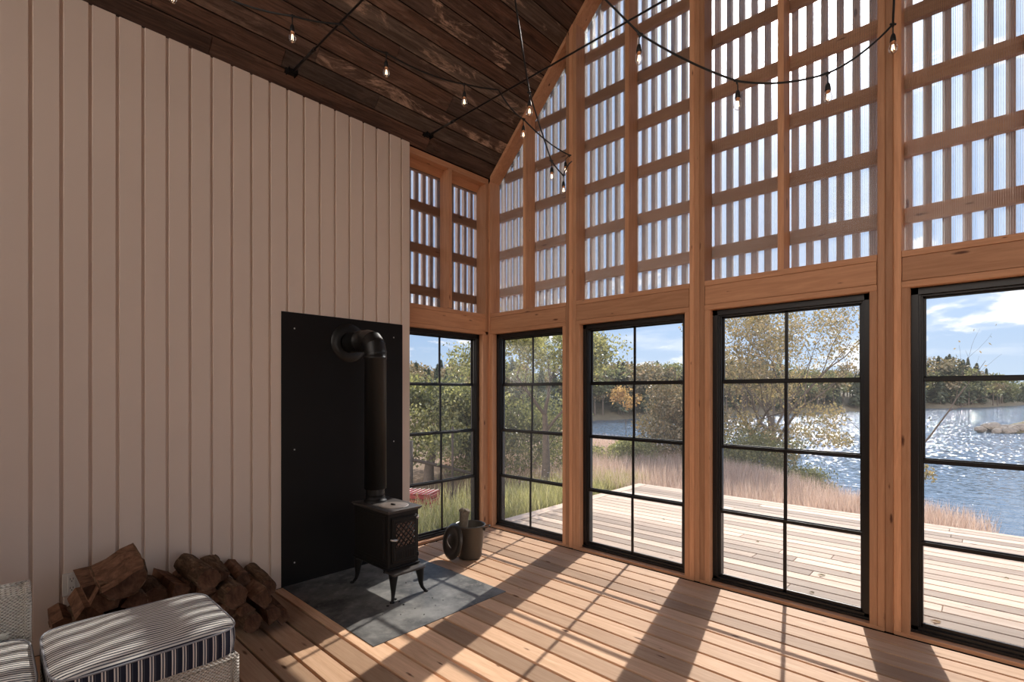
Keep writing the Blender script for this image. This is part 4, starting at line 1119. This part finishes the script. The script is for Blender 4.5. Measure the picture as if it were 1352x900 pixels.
clump('dry_grass', 'pale tan dry grass at the deck edge below the lake, thinning towards the right', cell_edge, 9000, .22, .50, dry_m, 13, .0032)
def cell_left(rg):
    while True:
        x = -4.25 - abs(rg.gauss(0, .75)); y = rg.uniform(1.5, 8.0)
        if x > -6.8 - max(0, y-5)*.5: return x, y
clump('green_grass', 'long green grass growing beside the corner windows', cell_left, 15000, .18, .44, grn_m, 6, .006, .6)
# pale aster blooms among the grass
aster = plain('pale_aster_petals', (.72, .62, .68), .7)
m = M(); rg = random.Random(9)
for _ in range(120):
    x, y = rg.uniform(-6.2, -4.2), rg.uniform(5.6, 8.4); z = ground_z(x, y)+rg.uniform(.35, .62)
    for k in range(5):
        a = k*1.256; s = .011; m.add([(x, y, z), (x+s*math.cos(a-.4), y+s*math.sin(a-.4), z+.004), (x+s*1.4*math.cos(a), y+s*1.4*math.sin(a), z), (x+s*math.cos(a+.4), y+s*math.sin(a+.4), z+.004)], [(0, 1, 2, 3)])
o = m.build('aster_blooms', aster, recalc=False); tag(o, 'small pale flowers scattered in the grass by the deck corner', 'flowers', kind='stuff')

# red mesh crate, rail and stake left of the building
red = plain('faded_red_paint', (.36, .06, .06), .6, 0, .3, .25, 10)
cb = ground_at(551, 7.2); cb = (cb[0], cb[1], cb[2])
cr = empty('red_crate', cb); tag(cr, 'faded red slatted crate lying in the grass outside the window behind the stove', 'crate')
mt = Matrix.Rotation(.5, 3, 'Z'); 
def rbox(m, x0, x1, y0, y1, z0, z1, tn=.5):
    x0, x1, y0, y1, z0, z1 = x0*.6, x1*.6, y0*.6, y1*.6, z0*.7, z1*.7
    c = Vector(((x0+x1)/2, (y0+y1)/2, 0)); c2 = mt @ c
    m.box(cb[0]+c2.x-(x1-x0)/2, cb[0]+c2.x+(x1-x0)/2, cb[1]+c2.y-(y1-y0)/2, cb[1]+c2.y+(y1-y0)/2, cb[2]+z0, cb[2]+z1, .004, tone=tn, mat=mt)
m = M()
for k in range(4):
    for sy in (-.30, .30): rbox(m, -.45, .45, sy-.012, sy+.012, .04+k*.10, .115+k*.10)
    for sx in (-.45, .45): rbox(m, sx-.012, sx+.012, -.30, .30, .04+k*.10, .115+k*.10)
for sx in (-.43, 0, .43):
    for sy in (-.28, .28): rbox(m, sx-.02, sx+.02, sy-.02, sy+.02, 0, .44)
m.build('slats', red, cr)
m = M()
for k in range(7): rbox(m, -.43, .43, -.27+k*.09-.035, -.27+k*.09+.035, .425, .442)
m.build('lid_slats', red, cr)
m = M()
for k in range(8):
    c = mt @ Vector((-.25+k*.07, 0, 0)); d = mt @ Vector((0, .6, 0))
    m.tube([Vector((cb[0], cb[1], cb[2]+.315))+c-d*.33, Vector((cb[0], cb[1], cb[2]+.315))+c+d*.33], .004, 6)
m.build('netting', white_pl, cr)
grey_w = plain('weathered_pole', (.12, .10, .085), .85, 0, .1, .3, 12)
rl = empty('pole_rail', ground_at(590, 8.3)); tag(rl, 'weathered horizontal pole rail across the field outside the corner window', 'rail')
a, b = at(545, 607, 8.0), at(632, 627, 8.7)
m = M(); m.tube([a, a.lerp(b, .5)+Vector((0, 0, .01)), b], .028, 10); m.build('rail', grey_w, rl)
for px, t in ((542, 8.0), (634, 8.7)):
    g = ground_at(px, t); m = M(); m.tube([(g[0], g[1], g[2]-.2), (g[0], g[1], .62)], .04, 10); m.build('post', grey_w, rl)
g = ground_at(597, 7.2); m = M(); m.tube([(g[0], g[1], g[2]-.2), (g[0]+.01, g[1], .9)], .016, 10)
o = m.build('stake', grey_w, None, g); tag(o, 'thin upright stake in the field in front of the pole rail', 'stake')

# headland with rocks, right
rock = plain('grey_shore_rock', (.30, .26, .22), .9, 0, .1, .35, 1.2)
m = M(); rg = random.Random(2); vs = []; n = 24; L_ = []
for i in range(n+1):
    u = i/n; px = 1292 + 330*u; t = 66 - 4*u
    for j in range(7):
        v = j/6; p = at(px, 517, t + 9*v); prof = math.sin(v*PI)**.6
        z = -4.2 + (1.0 + 1.4*min(1, u*3))*prof*min(1, .15+u*4) + .25*noise.noise(Vector((p.x*.5, p.y*.5, 0)))*prof
        vs.append((p.x, p.y, z))
m.add(vs, [(i*7+j, (i+1)*7+j, (i+1)*7+j+1, i*7+j+1) for i in range(n) for j in range(6)]); struct(m.build('headland', plain('headland_scrub', (.20, .17, .10), .9, 0, .1, .5, 1.5), recalc=False))
rp = None
for i in range(34):
    px = 1293 + rg.uniform(0, 1)**1.1*110; t = 65.2 + rg.uniform(0, 2.5); p = at(px, 517, t); s = rg.uniform(.35, .8)
    if rp is None or i % 9 == 0:
        m = M(); bm = bmesh.new(); bmesh.ops.create_icosphere(bm, subdivisions=2, radius=1)
        m.add([v.co*(1+.35*noise.noise(v.co*1.3+Vector((i, 0, 0)))) for v in bm.verts], [[v.index for v in f.verts] for f in bm.faces]); bm.free()
        o = m.build('shore_rock', rock, None, (0, 0, 0)); rp = o
    else: o = rp.copy(); C.objects.link(o)
    o.location = (p.x, p.y, -3.95 + .55*s*rg.uniform(.5, 2.2)); o.scale = (s*1.2, s, s*.75); o.rotation_euler = (rg.uniform(-.4, .4), rg.uniform(-.4, .4), rg.uniform(0, 6))
    tag(o, 'grey boulder piled along the small headland at the right of the lake', 'rock', 'boulders on the headland')

# far trees: shared meshes, every tree its own object
def far_proto(kind, seed):
    rg = random.Random(seed); m = M(); tm = M()
    if kind == 'spruce':
        for k in range(520):
            z = .08 + .92*rg.random()**.8; r = (1-z)*.20*rg.uniform(.3, 1.1)+.01; a = rg.uniform(0, 2*PI); s = .035+.05*(1-z)
            c = Vector((r*math.cos(a), r*math.sin(a), z)); d = Vector((math.cos(a), math.sin(a), -.35)); sd = Vector((-math.sin(a), math.cos(a), 0))
            m.add([c-sd*s*.5, c+d*s*.9, c+sd*s*.5, c-d*s*.3+Vector((0, 0, s*.5))], [(0, 1, 2, 3)], rg.random())
    else:
        cs = [(Vector((rg.gauss(0, .13), rg.gauss(0, .13), rg.uniform(.38, .86))), rg.uniform(.09, .17)) for _ in range(13)]
        for k in range(900):
            c, rr = rg.choice(cs); leaves(m, c + Vector((0, 0, 0)), 1, rr, .055, rg, .9)
    tm.tube([(0, 0, -.03), (.01, 0, .45), (0, 0, .8)], [.018, .013, .004], 5, cap=False)
    mesh_o = m.build('foliage', {'spruce': lf_ever, 'round': lf_dark, 'autumn': lf_mixed}[kind], None, recalc=False)
    mesh_t = tm.build('trunk', bark_t, None, recalc=False)
    return mesh_o, mesh_t
protos = {}
LAB = {'spruce': 'dark pointed spruce in the tree line across the lake', 'round': 'rounded dull green tree in the tree line across the lake', 'autumn': 'olive and russet tree in the tree line across the lake'}
def far_tree(kind, var, p, h, w, lab=None, group='trees along the far shore'):
    root = empty({'spruce': 'spruce_tree', 'round': 'broadleaf_tree', 'autumn': 'autumn_tree'}[kind], p)
    tag(root, lab or LAB[kind], 'tree', group + ' (' + kind + ')')
    key = (kind, var)
    if key not in protos: protos[key] = far_proto(kind, var*17+{'spruce': 1, 'round': 2, 'autumn': 3}[kind]); pair = protos[key]
    else: pair = [s.copy() for s in protos[key]]; [C.objects.link(s) for s in pair]
    for s in pair: s.parent = root; s.location = (0, 0, 0); s.scale = (h*w, h*w, h); s.rotation_euler = (0, 0, U(0, 6.28))
rg = random.Random(77)
# (photo columns, mean height in m, spruce share, autumn share)
seg = [(535, 650, 8.2, .45, .3, 46), (650, 760, 9.0, .25, .45, 30), (760, 935, 10.6, .3, .45, 70), (935, 1150, 11.5, .25, .5, 66), (1195, 1325, 15.5, .6, .12, 56), (1325, 1372, 12.0, .6, .2, 20)]
for a, b, h, fs_, fa, n in seg:
    for i in range(n):
        px = a + (b-a)*(i+rg.random())/n; row = rg.choice([0, 0, 1, 1, 2]); t = interp(px) + 3 + row*9 + rg.uniform(0, 5)
        hh = h*rg.uniform(.72, 1.12)
        if px > 1290: hh *= .72
        u = rg.random(); kind = 'spruce' if u < fs_ else ('autumn' if u < fs_+fa else 'round')
        p = at(px, 517, t); p.z = -3.3 + row*.9
        far_tree(kind, rg.choice([1, 2]), tuple(p), hh, rg.uniform(.9, 1.35) if kind != 'spruce' else rg.uniform(.8, 1.2))
# one taller group seen over the bush outside the stove window
for px, t, h, kind in ((612, 44, 8.0, 'round'), (604, 46, 7.2, 'round'), (620, 45, 7.0, 'autumn'), (590, 48, 6.2, 'spruce'), (566, 46, 6.4, 'spruce'), (552, 44, 6.2, 'autumn'), (545, 42, 5.6, 'round'), (576, 50, 6.6, 'spruce'), (632, 40, 5.6, 'autumn')):
    p = at(px, 517, t); p.z = ground_z(p.x, p.y)-.2; h *= .50
    far_tree(kind, 1, tuple(p), h, 1.15, {'spruce': 'dark spruce beyond the field outside the stove window', 'round': 'rounded tree beyond the field outside the stove window', 'autumn': 'russet tree beyond the field outside the stove window'}[kind], 'trees beyond the field')
# fallen leaves on the deck
for i, (px, py, s, c_) in enumerate(((1236, 821.5, .035, lf_orange), (1085, 760, .035, lf_autumn), (1072, 783, .022, lf_autumn), (876, 686, .022, lf_autumn), (1000, 715.5, .02, lf_autumn), (1329, 764, .022, lf_autumn))):
    p = at(px, py, 1.4*FPX/(py-517)); m = M(); n = 7; vs = [(p.x, p.y, .006)]
    for k in range(n): a = 2*PI*k/n; r = s*(1 if k % 2 else .55); vs.append((p.x+r*math.cos(a), p.y+r*.7*math.sin(a), .003+.010*(k % 3)/2))
    m.add(vs, [(0, 1+k, 1+(k+1) % n) for k in range(n)], .4); o = m.build('fallen_leaf', c_, None, (p.x, p.y, .002), recalc=False); tag(o, 'curled dry leaf lying on the outdoor deck boards', 'leaf', 'dry leaves on the deck')

# ------------------------------------------------------------------ light: sun and a sky with thin cloud
AZ = math.atan2(-.278, 1.112); EL = math.radians(34.6)
sdir = Vector((math.sin(AZ)*math.cos(EL), math.cos(AZ)*math.cos(EL), math.sin(EL)))
sl = bpy.data.lights.new('sun', 'SUN'); sl.energy = 4.2; sl.angle = math.radians(.53); sl.color = (1, .95, .87)
so = bpy.data.objects.new('sun', sl); C.objects.link(so); so.rotation_euler = (-sdir).to_track_quat('-Z', 'Y').to_euler(); so.location = sdir*40
w = bpy.data.worlds.new('sky'); bpy.context.scene.world = w; w.use_nodes = True; nt = w.node_tree; nt.nodes.clear(); L = nt.links
tc = N(nt, 'ShaderNodeTexCoord'); s3 = N(nt, 'ShaderNodeSeparateXYZ'); L.new(tc.outputs['Generated'], s3.inputs[0])
z = mathn(nt, 'MAXIMUM', s3.outputs[2], 0.0)
sky = ramp(nt, z, [(0, (.46, .57, .70)), (.12, (.31, .46, .69)), (.45, (.24, .39, .66)), (1, (.15, .28, .56))])
den = mathn(nt, 'ADD', z, .10)
cx = mathn(nt, 'DIVIDE', s3.outputs[0], den); cy = mathn(nt, 'DIVIDE', s3.outputs[1], den)
cv = N(nt, 'ShaderNodeCombineXYZ'); L.new(cx, cv.inputs[0]); L.new(cy, cv.inputs[1])
n1 = tex(nt, cv.outputs[0], .75, 7, .58, .25)
st3 = N(nt, 'ShaderNodeVectorMath', operation='MULTIPLY'); L.new(tc.outputs['Generated'], st3.inputs[0]); st3.inputs[1].default_value = (4.2, 4.2, 13)
n2 = tex(nt, st3.outputs[0], 1.0, 8, .6, .15)
lowb = N(nt, 'ShaderNodeMapRange', interpolation_type='SMOOTHSTEP'); lowb.inputs[1].default_value = .30; lowb.inputs[2].default_value = .10; lowb.inputs[3].default_value = 0; lowb.inputs[4].default_value = .10; L.new(z, lowb.inputs[0])
cu = N(nt, 'ShaderNodeMapRange', interpolation_type='SMOOTHSTEP'); cu.inputs[1].default_value = .60; cu.inputs[2].default_value = .66; L.new(mathn(nt, 'ADD', n2, lowb.outputs[0]), cu.inputs[0])
cl = N(nt, 'ShaderNodeMapRange', interpolation_type='SMOOTHSTEP'); cl.inputs[1].default_value = .50; cl.inputs[2].default_value = .66; L.new(n1, cl.inputs[0])
col = mixc(nt, mathn(nt, 'MULTIPLY', cl.outputs[0], .35), sky, (.84, .86, .90))
col = mixc(nt, mathn(nt, 'MULTIPLY', cu.outputs[0], .88), col, (.88, .89, .92))
dt = N(nt, 'ShaderNodeVectorMath', operation='DOT_PRODUCT'); L.new(tc.outputs['Generated'], dt.inputs[0]); dt.inputs[1].default_value = sdir
dd = mathn(nt, 'MAXIMUM', dt.outputs['Value'], 0)
halo = mathn(nt, 'ADD', mathn(nt, 'MULTIPLY', mathn(nt, 'POWER', dd, 350), 30.0), mathn(nt, 'MULTIPLY', mathn(nt, 'POWER', dd, 60), 1.1))
back = mathn(nt, 'POWER', mathn(nt, 'MAXIMUM', mathn(nt, 'MULTIPLY', dt.outputs['Value'], -1), 0.0), .6)   # added bright sky opposite the sun, out of view, to fill the room
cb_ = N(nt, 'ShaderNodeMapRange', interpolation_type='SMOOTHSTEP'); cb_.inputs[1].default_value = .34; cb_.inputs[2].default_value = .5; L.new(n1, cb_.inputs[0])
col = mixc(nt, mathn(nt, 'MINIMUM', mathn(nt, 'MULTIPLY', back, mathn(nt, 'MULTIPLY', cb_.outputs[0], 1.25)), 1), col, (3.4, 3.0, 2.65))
halo = mathn(nt, 'ADD', halo, mathn(nt, 'MULTIPLY', mathn(nt, 'POWER', dd, 6), .22))
hc = N(nt, 'ShaderNodeCombineXYZ'); [L.new(halo, hc.inputs[i]) for i in range(3)]
col = mixc(nt, 1, col, hc.outputs[0], 'ADD')
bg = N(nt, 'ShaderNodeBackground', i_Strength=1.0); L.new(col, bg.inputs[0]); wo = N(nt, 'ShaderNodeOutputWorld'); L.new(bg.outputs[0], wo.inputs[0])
w.cycles.sampling_method = 'MANUAL'; w.cycles.sample_map_resolution = 1024
sc = bpy.context.scene
sc.view_settings.view_transform = 'Standard'; sc.view_settings.look = 'None'; sc.view_settings.gamma = 1; sc.view_settings.exposure = 0.40; sc.view_settings.use_curve_mapping = False
sc.cycles.max_bounces = 10; sc.cycles.diffuse_bounces = 6; sc.cycles.glossy_bounces = 4; sc.cycles.transparent_max_bounces = 40; sc.cycles.transmission_bounces = 6
sc.cycles.sample_clamp_indirect = 6; sc.cycles.caustics_reflective = False; sc.cycles.caustics_refractive = False
for o in bpy.data.objects:
    if '_o' in o: del o['_o']
